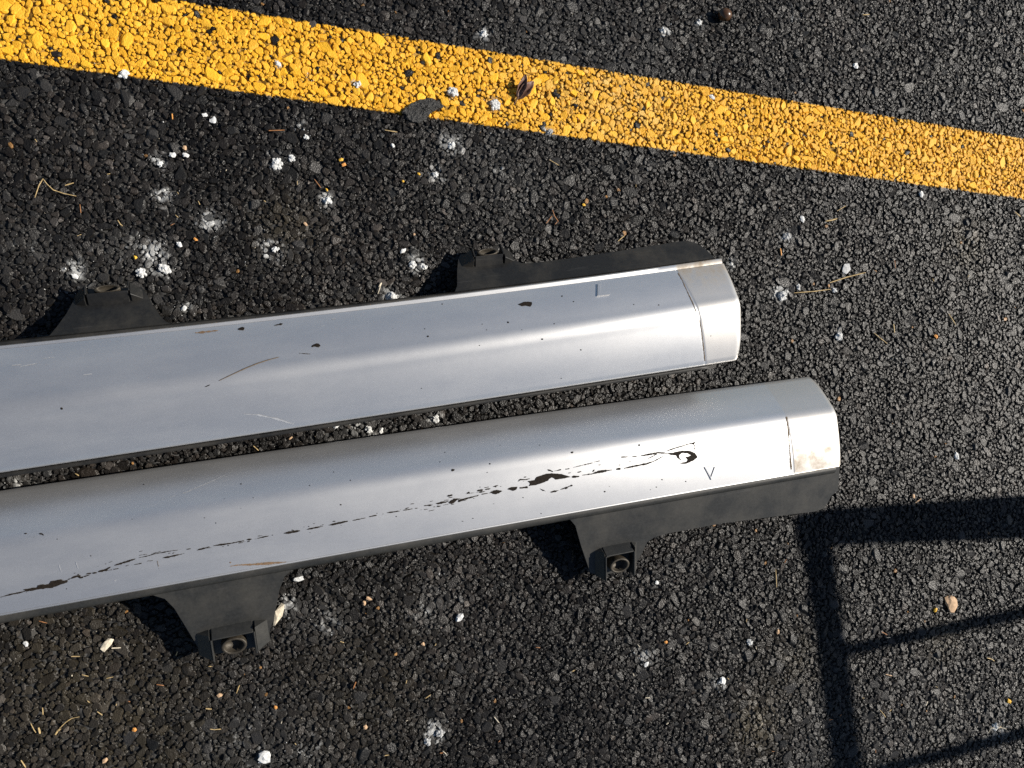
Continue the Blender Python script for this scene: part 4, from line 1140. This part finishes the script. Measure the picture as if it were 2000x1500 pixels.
# acorn above the line
def acorn():
    p = at(1410, 34); r = 0.0092
    root = empty('acorn', Matrix.Translation((p.x, p.y, 0)) @ Matrix.Rotation(R(165), 4, 'Z'))
    def lathe(name, prof, mat, seg=20):
        V, F = [], []
        for x, q in prof:
            for k in range(seg):
                a = 2 * math.pi * k / seg
                V.append((x, q * math.cos(a), r * .93 + q * math.sin(a)))
        for i in range(len(prof) - 1):
            for k in range(seg):
                F.append((i * seg + k, (i + 1) * seg + k, (i + 1) * seg + (k + 1) % seg, i * seg + (k + 1) % seg))
        return mesh_obj(name, V, F, mat, root, True)
    lathe('shell', [(-.0095, .0002), (-.009, .004), (-.006, .0074), (-.001, .0090), (.004, .0084), (.008, .0058), (.0105, .0022), (.0122, .0003)], M['acorn'])
    lathe('cap_scar', [(-.0102, .0002), (-.0101, .0036), (-.0092, .0048), (-.0084, .0042)], M['acorn_cap'])
    tag(root, 'brown glossy acorn lying above the yellow line near the top edge', 'acorn')
acorn()

# two-lobed dry leaf on the line
def leaf():
    b = at(1010, 193)
    root = empty('dry_leaf', Matrix.Translation((b.x, b.y, 0)))
    def lobe(tip_px, width, lift, roll, name):
        t = at(*tip_px) - b; L = t.length; d = t.normalized(); s1 = Vector((-d.y, d.x, 0))
        n, m = 14, 7; V, F = [], []
        for i in range(n + 1):
            f = i / n; w = width * math.sin(math.pi * min(1, f ** 0.8 * .97 + .02)) ** 0.75
            for j in range(m):
                c = (j / (m - 1) - .5) * 2
                z = 0.0022 + lift * f + 0.0045 * (c * c) * (w / width) + roll * c * w + 0.0008 * math.sin(9 * f + 3 * c)
                V.append(d * (L * f) + s1 * (c * w * (1 + .08 * math.sin(17 * f + j))) + Vector((0, 0, z)))
        for i in range(n):
            for j in range(m - 1):
                F.append((i * m + j, (i + 1) * m + j, (i + 1) * m + j + 1, i * m + j + 1))
        o = mesh_obj(name, V, F, M['leaf'], root, True)
        md = o.modifiers.new('thickness', 'SOLIDIFY'); md.thickness = 0.0004
        return o
    lobe((1039, 164), 0.0068, 0.006, 0.15, 'leaf_blade'); lobe((1022, 152), 0.0052, 0.010, -0.2, 'leaf_blade')
    q = at(1003, 205) - b
    V = []
    for p_, r in ((q + Vector((0, 0, .0012)), .0006), (Vector((0.002, .002, .003)), .0009)):
        for k in range(6):
            a = k * math.pi / 3; V.append(p_ + Vector((r * math.cos(a), r * .3 * math.sin(a), r * math.sin(a))))
    mesh_obj('leaf_stalk', V, [(k, (k + 1) % 6, 6 + (k + 1) % 6, 6 + k) for k in range(6)] + [(5, 4, 3, 2, 1, 0), (6, 7, 8, 9, 10, 11)], M['leaf'], root)
    tag(root, 'small folded brown leaf with two lobes lying on the yellow line', 'leaf')
leaf()

# dark gritty flake at the lower edge of the line
def flake():
    zq = Z((700, 50), 2.857)
    pts = zq([(238, 482), (270, 452), (300, 432), (345, 410), (400, 401), (430, 408), (445, 428), (480, 442), (474, 458), (440, 466), (405, 488), (380, 520), (340, 545), (300, 535), (262, 515), (270, 500)])
    P = [at(u, v, 0.003) for u, v in pts]
    c = sum(P, Vector()) / len(P)
    V = [Vector((p.x - c.x, p.y - c.y, 0.0008)) for p in P]
    rings = [V]
    V = [a + (b - a) * t for a, b in zip(V, V[1:] + V[:1]) for t in (0, .34, .67)]
    V = [v + Vector((random.uniform(-.0004, .0004), random.uniform(-.0004, .0004), 0)) for v in V]
    rings = [V]
    for f, z in ((.98, .0026), (.90, .0034), (.78, .0036), (.66, .0038), (.54, .0038), (.42, .0040), (.30, .0040), (.17, .0040), (.06, .0041)):
        rings.append([Vector((v.x * f + random.uniform(-.0008, .0008), v.y * f + random.uniform(-.0008, .0008), z + random.uniform(-.0009, .0009))) for v in V])
    n = len(V); VV = [v for r_ in rings for v in r_]; F = []
    for i in range(len(rings) - 1):
        for k in range(n): F.append((i * n + k, i * n + (k + 1) % n, (i + 1) * n + (k + 1) % n, (i + 1) * n + k))
    F.append(tuple((len(rings) - 1) * n + k for k in range(n)))
    o = mesh_obj('tar_flake', VV, F, M['tar']); o.location = (c.x, c.y, 0)
    tag(o, 'dark gritty flake lying on the lower edge of the yellow line', 'flake')
flake()

# ------------------------------------------------------------------ the railing beyond the right edge that throws the barred shadow
def railing():
    q = at(1585, 1031); q2 = at(1648, 1492)
    top = q + SUN * 1.5
    d = (q2 - q); d.z = 0; d.normalize()
    n = Vector((-d.y, d.x, 0))
    root = empty('metal_railing', Matrix.Translation((top.x, top.y, 0)))
    H = top.z
    def bar(name, a, b, w, t):
        ax = (b - a).normalized()
        s1 = ax.cross(n); s1 = s1.normalized() if s1.length > .1 else d
        s2 = ax.cross(s1).normalized()
        V = [p + s1 * (sx * w / 2) + s2 * (sy * t / 2) for p in (a, b) for sx, sy in ((-1, -1), (1, -1), (1, 1), (-1, 1))]
        o = mesh_obj(name, V, [(0, 3, 2, 1), (4, 5, 6, 7), (0, 1, 5, 4), (1, 2, 6, 5), (2, 3, 7, 6), (3, 0, 4, 7)], M['rail'], root)
        bv = o.modifiers.new('edge', 'BEVEL'); bv.width = 0.003; bv.segments = 2
    L = 1.5
    Z0 = Vector((0, 0, 1))
    # end post: a plate stanchion, wider toward its foot and leaning a little
    foot = Vector((0, -0.10, -.004)); V = []
    for c_, w_ in ((foot, .092), (Z0 * H, .050)):
        V += [c_ + d * (sx * w_ / 2) + n * (sy * .03) for sx, sy in ((-1, -1), (1, -1), (1, 1), (-1, 1))]
    o = mesh_obj('post', V, [(0, 3, 2, 1), (4, 5, 6, 7), (0, 1, 5, 4), (1, 2, 6, 5), (2, 3, 7, 6), (3, 0, 4, 7)], M['rail'], root)
    bv = o.modifiers.new('edge', 'BEVEL'); bv.width = 0.003; bv.segments = 2
    bar('post', d * L + Z0 * -.004, d * L + Z0 * H, 0.060, 0.060)
    bar('top_rail', d * 0.024 + Z0 * (H - .006), d * (L - .031) + Z0 * (H - .006), 0.028, 0.026)
    bar('bottom_rail', d * 0.031 + Z0 * .12, d * (L - .031) + Z0 * .12, 0.03, 0.03)
    for k in range(1, 8):
        bar('baluster', d * (.186 * k) + Z0 * .136, d * (.186 * k) + Z0 * (H - .019), 0.020, 0.020)
    tag(root, 'dark metal railing standing beyond the right edge, throwing the barred shadow', 'railing')
railing()
